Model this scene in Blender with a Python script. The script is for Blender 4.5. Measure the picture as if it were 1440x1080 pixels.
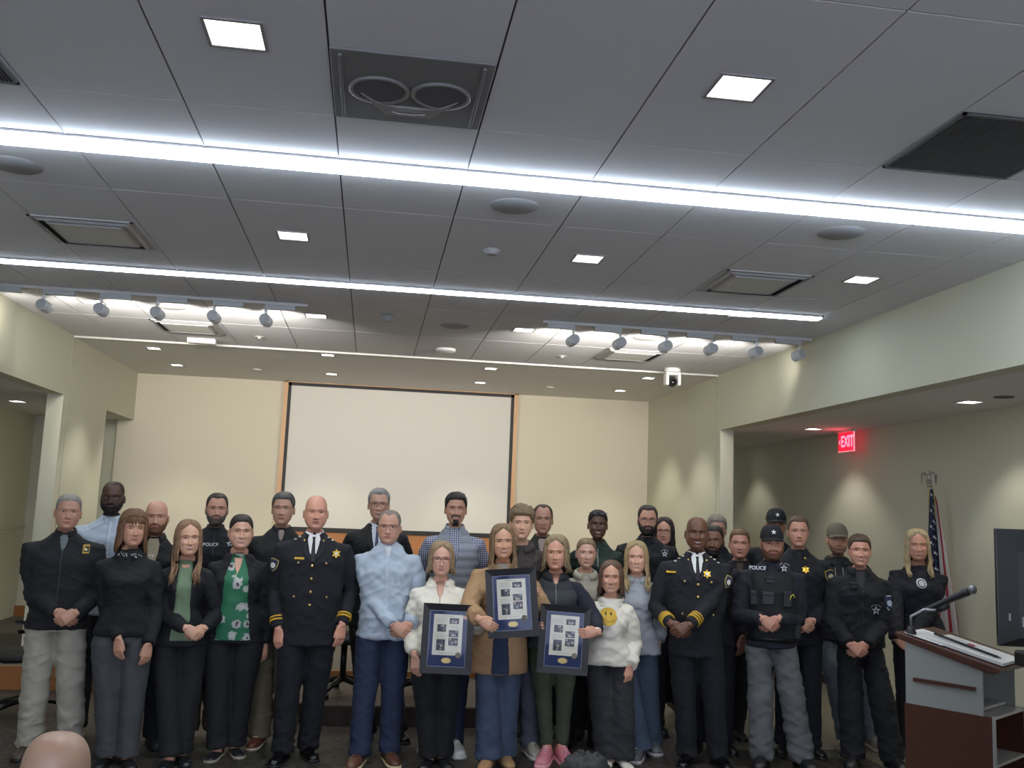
import bpy, bmesh, math, random
import numpy as np
from mathutils import Vector, Matrix, noise
from mathutils.bvhtree import BVHTree
for o in list(bpy.data.objects): bpy.data.objects.remove(o)
SC = bpy.context.scene
COL = SC.collection
PI = math.pi
# ------------------------------------------------------------------ camera
CAMH = 1.75
FPX = 1326.306
RM = np.array([[0.98833375, -0.14737866, 0.03841775], [-0.05732423, -0.12626582, 0.99033877], [0.14110395, 0.9809875, 0.13324114]])
# RM rows: right, up, forward from the image; orthonormal basis of the view
_r, _f = RM[0], RM[2]
_yaw, _pit, _rol = 0.14285884, 0.13363857, 0.03877309
def basis():
    cy, sy = math.cos(_yaw), math.sin(_yaw)
    f = Vector((sy*math.cos(_pit), cy*math.cos(_pit), math.sin(_pit)))
    r0 = Vector((cy, -sy, 0)); u0 = r0.cross(f)
    r = math.cos(_rol)*r0 + math.sin(_rol)*u0; u = -math.sin(_rol)*r0 + math.cos(_rol)*u0
    return r, u, f
CR, CU, CF = basis()
cam = bpy.data.cameras.new('camera'); camo = bpy.data.objects.new('camera', cam); COL.objects.link(camo)
camo.matrix_world = Matrix(((CR.x, CU.x, -CF.x, 0), (CR.y, CU.y, -CF.y, 0), (CR.z, CU.z, -CF.z, CAMH), (0, 0, 0, 1)))
cam.sensor_fit = 'HORIZONTAL'; cam.sensor_width = 36.0; cam.lens = 36.0*FPX/1440; cam.clip_start = 0.05; cam.clip_end = 60
SC.camera = camo
def ray(px, py):
    return CR*((px-720)/FPX) + CU*(-(py-540)/FPX) + CF
def on_y(px, py, y):
    d = ray(px, py); t = y/d.y; return Vector((d.x*t, y, CAMH+d.z*t))
def on_z(px, py, z):
    d = ray(px, py); t = (z-CAMH)/d.z; return Vector((d.x*t, d.y*t, z))
# ------------------------------------------------------------------ world, exposure
w = bpy.data.worlds.new('world'); SC.world = w; w.use_nodes = True
w.node_tree.nodes['Background'].inputs[0].default_value = (0.76, 0.80, 1.0, 1); w.node_tree.nodes['Background'].inputs[1].default_value = 3.8  # cool world light raised as fill, enters by the added wall_front openings
SC.view_settings.view_transform = 'Standard'; SC.view_settings.look = 'None'
SC.view_settings.exposure = 0.62; SC.view_settings.gamma = 1.0; SC.view_settings.use_curve_mapping = False
# ------------------------------------------------------------------ light levels
L_STRIP_NEAR, L_STRIP_FAR = 17.0, 12.0
L_DOWN, L_DRY, L_TRACK, L_HALL = 30.0, 38.0, 54.0, 15.0
# ------------------------------------------------------------------ helpers
def lin(c):
    if isinstance(c, str):
        c = c.lstrip('#'); c = [int(c[i:i+2], 16)/255 for i in (0, 2, 4)]
    return tuple(v/12.92 if v <= .04045 else ((v+.055)/1.055)**2.4 for v in c)
MATS = {}
def mat(col, rough=.7, kind='plain', metal=0., emit=0., scale=60., amt=.12, spec=None, sheen=0.):
    key = (str(col), rough, kind, metal, emit, scale, amt, spec, sheen)
    if key in MATS: return MATS[key]
    m = bpy.data.materials.new('material'); m.use_nodes = True; nt = m.node_tree; N = nt.nodes; Lk = nt.links
    b = N['Principled BSDF']; c = lin(col) + (1,)
    b.inputs['Base Color'].default_value = c; b.inputs['Roughness'].default_value = rough; b.inputs['Metallic'].default_value = metal
    if spec is not None: b.inputs['Specular IOR Level'].default_value = spec
    if emit: b.inputs['Emission Color'].default_value = c; b.inputs['Emission Strength'].default_value = emit
    if kind != 'plain':
        tc = N.new('ShaderNodeTexCoord'); no = N.new('ShaderNodeTexNoise'); no.inputs['Scale'].default_value = scale; no.inputs['Detail'].default_value = 4
        Lk.new(tc.outputs['Object'], no.inputs['Vector'])
        if kind in ('cloth', 'speckle', 'denim', 'skin'):
            mx = N.new('ShaderNodeMix'); mx.data_type = 'RGBA'; a = tuple(v*(1-amt) for v in c[:3])+(1,); d = tuple(min(1, v*(1+amt)) for v in c[:3])+(1,)
            mx.inputs[6].default_value = a; mx.inputs[7].default_value = d
            Lk.new(no.outputs['Fac'], mx.inputs[0]); Lk.new(mx.outputs[2], b.inputs['Base Color'])
        if kind == 'wood':
            mp = N.new('ShaderNodeMapping'); mp.inputs['Scale'].default_value = (1, 1, 9) if scale < 20 else (9, 9, 1)
            Lk.new(tc.outputs['Object'], mp.inputs[0]); Lk.new(mp.outputs[0], no.inputs['Vector'])
            mx = N.new('ShaderNodeMix'); mx.data_type = 'RGBA'; mx.inputs[6].default_value = tuple(v*(1-amt) for v in c[:3])+(1,); mx.inputs[7].default_value = tuple(min(1, v*(1+amt)) for v in c[:3])+(1,)
            Lk.new(no.outputs['Fac'], mx.inputs[0]); Lk.new(mx.outputs[2], b.inputs['Base Color'])
        if kind in ('cloth', 'denim', 'hair', 'wall'):
            bp = N.new('ShaderNodeBump'); bp.inputs['Strength'].default_value = {'wall': .08, 'hair': .5}.get(kind, .16); bp.inputs['Distance'].default_value = .004
            Lk.new(no.outputs['Fac'], bp.inputs['Height']); Lk.new(bp.outputs[0], b.inputs['Normal'])
        if kind == 'hair':
            mp = N.new('ShaderNodeMapping'); mp.inputs['Scale'].default_value = (1, 1, .22); Lk.new(tc.outputs['Object'], mp.inputs[0]); Lk.new(mp.outputs[0], no.inputs['Vector'])
            mx = N.new('ShaderNodeMix'); mx.data_type = 'RGBA'; rp = N.new('ShaderNodeMapRange'); rp.inputs[1].default_value = .35; rp.inputs[2].default_value = .65
            mx.inputs[6].default_value = tuple(v*.62 for v in c[:3])+(1,); mx.inputs[7].default_value = tuple(min(1, v*1.35) for v in c[:3])+(1,)
            Lk.new(no.outputs['Fac'], rp.inputs[0]); Lk.new(rp.outputs[0], mx.inputs[0]); Lk.new(mx.outputs[2], b.inputs['Base Color'])
    MATS[key] = m; return m
class MB:
    """collects shapes for ONE mesh object"""
    def __init__(s): s.v = []; s.f = []; s.mi = []; s.cur = 0
    def add(s, vs, fs):
        o = len(s.v); s.v += [tuple(v) for v in vs]; s.f += [tuple(i+o for i in f) for f in fs]; s.mi += [s.cur]*len(fs)
    def box(s, x0, x1, y0, y1, z0, z1, M=None):
        vs = [Vector((x, y, z)) for x in (x0, x1) for y in (y0, y1) for z in (z0, z1)]
        if M: vs = [M @ v for v in vs]
        s.add(vs, [(0, 1, 3, 2), (4, 6, 7, 5), (0, 4, 5, 1), (2, 3, 7, 6), (0, 2, 6, 4), (1, 5, 7, 3)])
    def prism(s, pts, ax, a, b):
        """polygon pts (2D) extruded along axis ax from a to b"""
        def mk(p, t): q = list(p); q.insert(ax, t); return q
        n = len(pts); vs = [mk(p, a) for p in pts] + [mk(p, b) for p in pts]
        s.add(vs, [tuple(range(n))[::-1], tuple(range(n, 2*n))] + [(i, (i+1) % n, n+(i+1) % n, n+i) for i in range(n)])
    def rings(s, R, closed0=True, closed1=True):
        n = len(R[0]); vs = [p for r in R for p in r]; fs = []
        for i in range(len(R)-1):
            for j in range(n):
                k = (j+1) % n; fs.append((i*n+j, i*n+k, (i+1)*n+k, (i+1)*n+j))
        if closed0: fs.append(tuple(range(n))[::-1])
        if closed1: fs.append(tuple((len(R)-1)*n+j for j in range(n)))
        s.add(vs, fs)
    def tube(s, pts, rad, n=8, flat=1.0, up=None):
        pts = [Vector(p) for p in pts]; R = []; prev = None
        if not hasattr(rad, '__len__'): rad = [rad]*len(pts)
        for i, p in enumerate(pts):
            t = (pts[min(i+1, len(pts)-1)] - pts[max(i-1, 0)]).normalized()
            if prev is None:
                a = Vector(up) if up else (Vector((0, 0, 1)) if abs(t.z) < .9 else Vector((0, 1, 0)))
            else: a = prev
            a = (a - t*a.dot(t)).normalized(); prev = a; b = t.cross(a)
            R.append([p + rad[i]*(math.cos(2*PI*j/n)*a*flat + math.sin(2*PI*j/n)*b) for j in range(n)])
        s.rings(R)
    def lathe(s, prof, c=(0, 0, 0), n=24, M=None):
        R = []
        for r, z in prof:
            R.append([Vector((c[0]+r*math.cos(2*PI*j/n), c[1]+r*math.sin(2*PI*j/n), c[2]+z)) for j in range(n)])
        if M: R = [[M @ p for p in r] for r in R]
        s.rings(R)
    def ell(s, c, r, n=12, m=8, M=None):
        prof = [(math.sin(PI*i/m), -math.cos(PI*i/m)) for i in range(m+1)]
        prof[0] = (.02, -1); prof[-1] = (.02, 1)
        R = []
        for a, z in prof:
            q = [Vector((r[0]*a*math.cos(2*PI*j/n), r[1]*a*math.sin(2*PI*j/n), r[2]*z)) for j in range(n)]
            R.append([(M @ p if M else p) + Vector(c) for p in q])
        s.rings(R)
    def mesh(s, mats, smooth=False):
        me = bpy.data.meshes.new('mesh'); me.from_pydata(s.v, [], s.f)
        if not isinstance(mats, (list, tuple)): mats = [mats]
        for m in mats: me.materials.append(m)
        me.polygons.foreach_set('material_index', s.mi)
        me.polygons.foreach_set('use_smooth', [smooth]*len(s.f)); me.update()
        return me
    def build(s, name, mats, parent=None, smooth=False, bevel=0, loc=None):
        me = s.mesh(mats, smooth); bm = bmesh.new(); bm.from_mesh(me); bmesh.ops.recalc_face_normals(bm, faces=bm.faces); bm.to_mesh(me); bm.free()
        o = bpy.data.objects.new(name, me); COL.objects.link(o)
        if parent: o.parent = parent
        if loc: o.location = loc
        if bevel:
            b = o.modifiers.new('bevel', 'BEVEL'); b.width = bevel; b.segments = 2; b.limit_method = 'ANGLE'
        return o
def tag(o, label=None, cat=None, group=None, kind=None):
    if label: o['label'] = label
    if cat: o['category'] = cat
    if group: o['group'] = group
    if kind: o['kind'] = kind
    return o
def empty(name, loc=(0, 0, 0), rz=0, label=None, cat=None, group=None):
    o = bpy.data.objects.new(name, None); COL.objects.link(o); o.location = loc; o.rotation_euler = (0, 0, rz); o.empty_display_size = .05
    return tag(o, label, cat, group)
def copy_tree(o, parent=None):
    c = o.copy(); COL.objects.link(c)
    if parent: c.parent = parent
    for ch in list(o.children): copy_tree(ch, c)
    return c
def text_mesh(s, size, ext=.001, bold=0.0):
    cu = bpy.data.curves.new('t', 'FONT'); cu.body = s; cu.size = size; cu.extrude = ext; cu.offset = bold; cu.align_x = 'CENTER'; cu.align_y = 'CENTER'; cu.resolution_u = 3
    o = bpy.data.objects.new('t', cu); COL.objects.link(o)
    dg = bpy.context.evaluated_depsgraph_get(); me = bpy.data.meshes.new_from_object(o.evaluated_get(dg)); bpy.data.objects.remove(o)
    return me
def spot(parent, loc, power, ang, blend, col, dirv=(0, 0, -1), size=.05):
    l = bpy.data.lights.new('light', 'SPOT'); l.energy = power; l.spot_size = math.radians(ang); l.spot_blend = blend; l.color = col; l.shadow_soft_size = size
    o = bpy.data.objects.new('lamp_light', l); COL.objects.link(o); o.parent = parent; o.location = loc
    o.rotation_euler = Vector(dirv).to_track_quat('-Z', 'Y').to_euler()
    return o
WARM = (1, .95, .87); COOL = (.86, .94, 1.0)
# ------------------------------------------------------------------ room shell
CEIL = 3.363; XL, XR, YB = -3.11, 3.81, 12.84; SOF = 2.735
M_wall = mat('#d3ccb6', .85, 'wall', scale=90); M_wall2 = mat('#c9c8b2', .85, 'wall', scale=90)
M_base = mat('#2c2a28', .6); M_wood = mat('#94602f', .45, 'wood', scale=14, amt=.3); M_oak = mat('#c99c6c', .45, 'wood', scale=30, amt=.2)
M_dry = mat('#dddbd6', .9, 'wall')
def struct(name, mb, m, **k): return tag(mb.build(name, m, **k), kind='structure')
# floor material: dark speckled terrazzo-like carpet
def floor_mat():
    m = bpy.data.materials.new('material'); m.use_nodes = True; nt = m.node_tree; N = nt.nodes; L = nt.links; b = N['Principled BSDF']
    tc = N.new('ShaderNodeTexCoord'); vo = N.new('ShaderNodeTexVoronoi'); vo.inputs['Scale'].default_value = 55
    L.new(tc.outputs['Object'], vo.inputs['Vector']); cr = N.new('ShaderNodeValToRGB'); e = cr.color_ramp.elements
    e[0].color = lin('#1f1c19')+(1,); e[1].color = lin('#57504a')+(1,); e[0].position = .2; e[1].position = .9
    sp = N.new('ShaderNodeSeparateColor'); L.new(vo.outputs['Color'], sp.inputs[0]); L.new(sp.outputs[0], cr.inputs[0])
    no = N.new('ShaderNodeTexNoise'); no.inputs['Scale'].default_value = 1.6; L.new(tc.outputs['Object'], no.inputs['Vector'])
    mx = N.new('ShaderNodeMix'); mx.data_type = 'RGBA'; mx.blend_type = 'MULTIPLY'; mx.inputs[0].default_value = .5
    L.new(cr.outputs[0], mx.inputs[6]); L.new(no.outputs['Color'], mx.inputs[7]); L.new(mx.outputs[2], b.inputs['Base Color'])
    b.inputs['Roughness'].default_value = .55
    return m
M_floor = floor_mat()
M_hallfloor = mat('#6f685a', .45, 'speckle', scale=120, amt=.2)
mb = MB(); mb.box(-6.5, 6.5, -4.6, 16, -.1, 0); struct('floor', mb, M_floor)
# lighter vinyl floor of the right side passage
mb = MB(); mb.box(2.55, 5.12, 7.2, 14.0, 0.0, .004); mb.box(3.81, 5.12, -4.4, 7.2, 0, .004); struct('floor_passage', mb, M_hallfloor)
# ceiling: tiles as individual slabs with dark grooves, one object
def ceiling():
    px, py = .6096, 1.2545
    mb = MB(); g = .004
    xs = []; x = .369
    while x > XL-px: x -= px
    while x < XR: xs.append(x); x += px
    ys = []; y = 10.118
    while y > -4.6: ys.append(y); y -= py
    for x in xs:
        for y in ys:
            a, b_ = max(x+g, XL), min(x+px-g, XR); c, d = max(y-py+g, -4.5), y-g
            if b_-a < .02: continue
            mb.box(a, b_, c, d, CEIL, CEIL+.02)
    mb2 = MB(); mb2.box(XL-.3, XR+.3, -4.6, 10.15, CEIL+.008, CEIL+.06)
    struct('ceiling_grid', mb2, mat('#4a4b4e', .7))
    return mb
struct('ceiling', ceiling(), mat('#dadadd', .92, 'wall', scale=200))
mb = MB(); mb.box(XL, XR, 10.145, YB, CEIL-.012, CEIL+.05); struct('ceiling_drywall', mb, M_dry)
mb = MB(); mb.box(XL, XR, 10.118, 10.15, CEIL-.018, CEIL+.01); struct('trim_1', mb, mat('#d9d8d2', .6))
# walls
TH = .155
mb = MB(); mb.box(XL-.2, XR+.2, YB, YB+.15, 0, CEIL+.1); mb.box(XL-1.6, XL-.19, YB+.3, YB+.45, 0, CEIL); struct('wall_back', mb, M_wall)
mb = MB(); mb.box(XR, XR+TH, -4.5, 10.04, SOF, CEIL+.1); mb.box(XR, XR+TH, 10.04, YB+.1, 0, CEIL+.1)
mb.box(5.06, 5.2, -4.5, 13.3, 0, CEIL); mb.box(XR, 5.2, 13.1, 13.3, 0, CEIL); struct('wall_right', mb, M_wall2)
mb = MB(); mb.box(XR+TH, 5.06, -4.5, 13.2, SOF, SOF+.1); struct('ceiling_right_passage', mb, M_dry)
mb = MB(); mb.box(XL-TH, XL, -4.5, 9.98, SOF, CEIL+.1); mb.box(XL-TH, XL, 9.98, 11.55, 0, CEIL+.1); mb.box(XL-TH, XL, 11.55, YB, SOF, CEIL+.1)
mb.box(-4.5, -4.35, -4.5, 13.3, 0, CEIL); mb.box(-4.4, XL-.1, 12.95, 13.2, 0, CEIL); struct('wall_left', mb, M_wall2)
mb = MB(); mb.box(-4.4, XL-TH, -4.5, 13.2, SOF, SOF+.1); struct('ceiling_left_passage', mb, M_dry)
mb = MB(); mb.box(-4.4, 5.2, -4.6, -4.5, 0, .5); mb.box(-4.4, 5.2, -4.6, -4.5, 3.15, CEIL)
for x in (-4.4, -2.3, -.1, 2.1, 4.4): mb.box(x, x+(.8 if x > 4 else .25), -4.6, -4.5, .5, 3.15)  # piers between window openings added behind the camera to let world light in
struct('wall_front', mb, M_wall)
for k, (x, y0, y1) in enumerate(((XR, 10.15, 10.153), (XL, 10.12, 10.123))):
    mb = MB(); s = -1 if x > 0 else 1; mb.box(min(x, x+s*.003), max(x, x+s*.003), y0, y1+.012, 0.3, CEIL); struct('trim_%d' % (k+2), mb, mat('#a9a695', .8))
mb = MB(); mb.box(5.045, 5.06, -4.5, 13.1, .004, .10); mb.box(XR-.012, XR, 10.05, YB, .004, .1); struct('baseboard_right', mb, M_base)
# dais: low step, then a higher level reached by the ramp of the left passage
mb = MB(); mb.prism([(-1.25, 8.62), (-.35, 7.95), (1.3, 7.88), (2.45, 8.25), (2.6, 9.3), (-1.3, 9.3)], 2, 0, .155); struct('floor_step', mb, [M_floor])
mb = MB(); mb.prism([(-1.27, 8.6), (-.355, 7.93), (1.305, 7.86), (2.47, 8.235), (2.45, 8.25), (1.3, 7.885), (-.35, 7.955), (-1.25, 8.62)], 2, .0, .15); struct('trim_5', mb, mat('#3a2a22', .55, 'wood', scale=12, amt=.3))
mb = MB(); mb.box(XL, 2.9, 9.27, YB, 0, .20); mb.box(-4.35, XL, 9.27, 13, 0, .20); struct('floor_dais', mb, mat('#575249', .8, 'speckle', scale=100, amt=.25))
mb = MB(); mb.box(-4.35, 2.92, 9.24, 9.27, 0, .205); struct('trim_6', mb, M_wood)
mb = MB(); mb.box(-4.35, XL-.3, 12.9, 12.95, .20, .33); struct('baseboard_left', mb, M_wood)
# left passage door, rail
mb = MB(); mb.box(-4.35, -4.33, 10.2, 11.2, .3, 2.45); struct('door_1', mb, mat('#aba893', .7))
mb = MB(); mb.tube([(-4.24, 8.6, 1.02), (-4.24, 12.6, 1.32)], .02, 10); mb.tube([(-4.35, 9.0, 1.0), (-4.24, 9.0, 1.05)], .01); mb.tube([(-4.35, 12.2, 1.24), (-4.24, 12.2, 1.29)], .01)
tag(mb.build('handrail', mat('#c7c5b6', .5), smooth=True), 'pale handrail sloping along the left passage wall', 'handrail')
# ------------------------------------------------------------------ projection screen and wood surround on the back wall
sc = empty('projection_screen', (.36, YB, 1.4), 0, 'large white projection screen with black border and oak frame on the back wall', 'projection screen')
mb = MB(); mb.box(-1.49, 1.48, -.035, -.03, .03, 1.90); mb.build('screen_surface', mat('#d6d2c8', .75), sc)
mb = MB(); X0, X1 = -1.53, 1.52; mb.box(X0, -1.49, -.05, 0, -.005, 1.94); mb.box(1.48, X1, -.05, 0, -.005, 1.94); mb.box(X0, X1, -.05, 0, 1.90, 1.94); mb.box(X0, X1, -.05, 0, -.02, .035); mb.build('black_border', mat('#232221', .6), sc)
mb = MB(); mb.box(-1.585, -1.53, -.06, 0, -1.09, 1.958); mb.box(1.52, 1.575, -.06, 0, -1.09, 1.958); mb.box(-1.585, 1.575, -.06, 0, 1.94, 1.958); mb.build('oak_frame', M_oak, sc)
mb = MB(); mb.box(-1.53, 1.52, -.03, 0, -1.09, -.02); mb.build('wood_panel', mat('#b07440', .5, 'wood', scale=14, amt=.2), sc)
# ------------------------------------------------------------------ ceiling fittings
M_white = mat('#e6e6e2', .5); M_glow = mat('#fffaf0', .5, emit=9.0); M_alu = mat('#b9babb', .35, metal=.4)
def strip(x0, x1, y, wd, strength, label, drop):
    r = empty('linear_light', ((x0+x1)/2, y, CEIL), 0, label, 'ceiling light'); hx = (x1-x0)/2
    mb = MB(); mb.box(-hx+.01, hx-.01, -wd/2+.012, wd/2-.012, -drop, -.002); mb.build('diffuser', mat('#e2f0ff', .5, emit=strength), r)
    mb = MB(); mb.box(-hx, hx, -wd/2, -wd/2+.009, -.012, 0); mb.box(-hx, hx, wd/2-.009, wd/2, -.012, 0); mb.box(-hx, -hx+.01, -wd/2, wd/2, -.012, 0); mb.box(hx-.01, hx, -wd/2, wd/2, -.012, 0); mb.build('housing', M_alu, r)
strip(-2.9, 3.70, 4.395, .115, L_STRIP_NEAR, 'long glowing strip light across the ceiling, nearer one', .042)
strip(-2.9, 3.44, 6.905, .115, L_STRIP_FAR, 'long glowing strip light across the ceiling, in front of the track lights', .022)
def downlight(x, y, z, s, power, ang, label, group, proto=[None, None]):
    r = empty('downlight', (x, y, z), 0, label, 'ceiling light', group); h = s/2; t = .012
    mb = MB(); mb.box(-h-t, -h, -h-t, h+t, -.006, .0); mb.box(h, h+t, -h-t, h+t, -.006, 0); mb.box(-h, h, -h-t, -h, -.006, 0); mb.box(-h, h, h, h+t, -.006, 0); mb.build('trim_ring', mat('#8f8f90', .5), r)
    mb = MB(); k = .96
    mb.add([(-h, -h, -.003), (h, -h, -.003), (h, h, -.003), (-h, h, -.003), (-h*.45, -h*.45, -.0005), (h*.45, -h*.45, -.0005), (h*.45, h*.45, -.0005), (-h*.45, h*.45, -.0005)], [(0, 1, 5, 4), (1, 2, 6, 5), (2, 3, 7, 6), (3, 0, 4, 7)])
    mb.build('reflector', mat('#fffdf4', .4, emit=1.4), r)
    mb = MB(); mb.box(-h*.45, h*.45, -h*.45, h*.45, -.001, -.0003); mb.build('lamp', M_glow, r)
    if power: spot(r, (0, 0, -.03), power, ang, .55, WARM, size=.06)
nm = {(-.56, 3.22): 'large square recessed downlight left of the round speaker panel', (1.28, 3.22): 'large square recessed downlight right of the round speaker panel',
 (-.56, 5.73): 'square recessed downlight between the strip lights, left one', (1.28, 5.73): 'square recessed downlight between the strip lights, middle one', (3.14, 5.72): 'square recessed downlight between the strip lights, right of the square air diffuser',
 (-.56, 8.21): 'square recessed downlight at the end of the left light track', (1.27, 8.22): 'square recessed downlight beside the start of the right light track', (3.12, 8.2): 'square recessed downlight behind the right light track', (-2.42, 8.23): 'bright recessed downlight behind the left light track'}
for (x, y), l in nm.items(): downlight(x, y, CEIL, .185 if y < 4 else .17, L_DOWN, 95, l, 'square downlights in the tiled ceiling')
rows = ['leftmost', 'second from left', 'third from left', 'rightmost']
for i, x in enumerate((-2.42, -.55, 1.27, 3.13)): downlight(x, 10.58 if i != 1 else 10.3, CEIL-.012, .13, L_DRY, 84, 'small downlight in plain ceiling strip, nearer row, '+rows[i], 'downlights in the plain ceiling strip')
for i, x in enumerate((-2.42, -.57, 1.29, 3.12)): downlight(x, 11.82, CEIL-.012, .13, L_DRY, 84, 'small downlight in plain ceiling strip, row by the back wall, '+rows[i], 'downlights in the plain ceiling strip')
for i, (y, l) in enumerate(((9.41, 'small downlight in right passage ceiling beside the exit sign'), (6.75, 'small downlight in right passage ceiling, nearest the camera'))): downlight(4.6, y, SOF, .15, L_HALL, 100, l, 'downlights in the side passages')
for y in (11.9,): downlight(4.6, y, SOF, .15, L_HALL*.7, 100, 'small downlight in right passage ceiling, far end', 'downlights in the side passages')
downlight(-3.9, 11.0, SOF, .15, L_HALL*.6, 100, 'small downlight in the left passage ceiling', 'downlights in the side passages')
downlight(4.6, 4.1, SOF, .15, L_HALL, 100, 'downlight in right passage ceiling beyond the picture edge', 'downlights in the side passages')
downlight(-3.9, 8.0, SOF, .15, L_HALL*.6, 100, 'downlight in left passage ceiling beyond the picture edge', 'downlights in the side passages')
# round ceiling speakers and small round devices
def disc(name, x, y, z, prof, m, label, cat, group=None, n=28):
    mb = MB(); mb.lathe([(r, -h) for r, h in prof], n=n); o = mb.build(name, m, loc=(x, y, z), smooth=True); o.modifiers.new('e', 'EDGE_SPLIT').split_angle = .6; return tag(o, label, cat, group)
M_spk = mat('#9c9da0', .8)
for x, y, z, l in ((.67, 4.82, CEIL, 'round speaker grille just beyond the nearer strip light, centre'), (2.52, 4.8, CEIL, 'round speaker grille just beyond the nearer strip light, right'), (-1.85, 4.84, CEIL, 'round speaker grille just beyond the nearer strip light, left'), (.65, 8.24, CEIL, 'round speaker grille between the two light tracks'), (-1.78, 8.23, CEIL, 'round speaker grille behind the left light track'), (2.41, 8.21, CEIL, 'round speaker grille behind the right light track')):
    disc('ceiling_speaker', x, y, z, [(.004, .008), (.118, .008), (.13, .001), (.13, 0)], M_spk if y < 6 or x == .65 else mat('#b6b5b0', .8), l, 'speaker', 'round ceiling speakers')
disc('smoke_detector', .66, 5.71, CEIL, [(.004, .03), (.03, .03), (.05, .012), (.055, 0)], mat('#a5a6a8', .6), 'small round detector between strip lights near ceiling centre', 'detector')
disc('dome_camera', .05, 7.97, CEIL, [(.004, .062), (.03, .055), (.05, .03), (.055, .012), (.075, .01), (.08, 0)], mat('#8d8e8e', .4), 'small dome camera on ceiling between the light tracks', 'camera')
disc('access_point', .67, 9.52, CEIL, [(.004, .035), (.08, .035), (.10, .022), (.105, 0)], M_white, 'white round wireless device on ceiling above the screen', 'wireless device')
for x, y, l in ((1.88, 9.5, 'tiny sprinkler head before the right air diffuser'), (-1.18, 9.49, 'tiny sprinkler head before the plain ceiling strip on the left')):
    disc('sprinkler', x, y, CEIL, [(.004, .02), (.02, .02), (.022, .008), (.045, .006), (.045, 0)], mat('#a9a7a2', .5), l, 'sprinkler', 'sprinkler heads')
for x, y, l in ((-1.47, 11.8, 'small white concealed sprinkler left of the screen top'), (2.2, 11.87, 'small white concealed sprinkler right of the screen top')):
    disc('sprinkler', x, y, CEIL-.012, [(.004, .014), (.05, .014), (.055, 0)], mat('#c9c8c2', .5), l, 'sprinkler', 'sprinkler heads')
mb = MB(); mb.box(-.14, .14, -.05, .05, -.05, 0); tag(mb.build('emergency_light', M_white, loc=(-1.79, 9.83, CEIL), bevel=.01), 'small white box fixture on ceiling beside left air diffuser', 'emergency light')
disc('passage_speaker', 4.63, 6.38, SOF, [(.004, .006), (.07, .006), (.075, 0)], mat('#55534f', .7), 'small dark round grille in the right passage ceiling', 'speaker')
# square air diffusers
def diffuser(x, y, label):
    r = empty('air_diffuser', (x, y, CEIL), 0, label, 'air vent', 'square ceiling air diffusers'); h = .3
    mb = MB(); mb.box(-h, -h+.02, -h, h, -.008, 0); mb.box(h-.02, h, -h, h, -.008, 0); mb.box(-h, h, -h, -h+.02, -.008, 0); mb.box(-h, h, h-.02, h, -.008, 0)
    for k in range(2):
        a = h-.02-k*.045; b = a-.028; z0, z1 = -.003-.0*k, -.02-.005*k
        mb.add([(-a, -a, z0), (a, -a, z0), (a, a, z0), (-a, a, z0), (-b, -b, z1), (b, -b, z1), (b, b, z1), (-b, b, z1)], [(0, 1, 5, 4), (1, 2, 6, 5), (2, 3, 7, 6), (3, 0, 4, 7)])
    mb.build('frame', mat('#9d9e9f', .45), r)
    mb = MB(); mb.box(-.29, .29, -.29, .29, -.002, 0); mb.build('slot', mat('#3c3e42', .8), r)
    mb = MB(); mb.box(-.215, .215, -.215, .215, -.020, -.014); mb.build('face_plate', mat('#d6d7d3', .5), r)
diffuser(-1.79, 6.01, 'square air diffuser in ceiling between strip lights, left'); diffuser(2.51, 6.02, 'square air diffuser in ceiling between strip lights, right')
diffuser(-1.8, 9.17, 'square air diffuser in bright ceiling behind left light track'); diffuser(2.51, 9.17, 'square air diffuser in bright ceiling behind right light track')
# speaker panel tile
r = empty('speaker_panel', (.062, 3.527, CEIL), 0, 'square ceiling panel with two round speaker cones and a horn', 'speaker panel')
mb = MB(); mb.box(-.3, .3, -.3, .3, -.012, 0); mb.box(-.27, -.255, -.27, .27, -.02, -.01); mb.box(.255, .27, -.27, .27, -.02, -.01); mb.build('panel', mat('#7d7d7e', .75), r, bevel=.004)
for s in (-1, 1):
    mb = MB(); mb.lathe([(.118, -.012), (.118, -.02), (.105, -.022), (.10, -.014)], n=32); mb.build('rim', mat('#858586', .6), r, smooth=True).location = (s*.12, .0, 0)
    mb = MB(); mb.lathe([(.002, -.016), (.10, -.017), (.10, -.012)], n=32); mb.build('cone', mat('#626367', .85), r).location = (s*.12, .0, 0)
mb = MB(); mb.prism([(-.13, .10), (-.19, .03), (-.09, .21), (.09, .21), (.19, .03), (.13, .10), (.05, .13), (-.05, .13)], 2, -.0225, -.012); mb.build('horn_bracket', mat('#8f8f8f', .6), r)
mb = MB(); mb.ell((0, .165, -.016), (.085, .032, .012), 24, 6); mb.build('horn', mat('#8b8b8c', .6), r, smooth=True)
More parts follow.
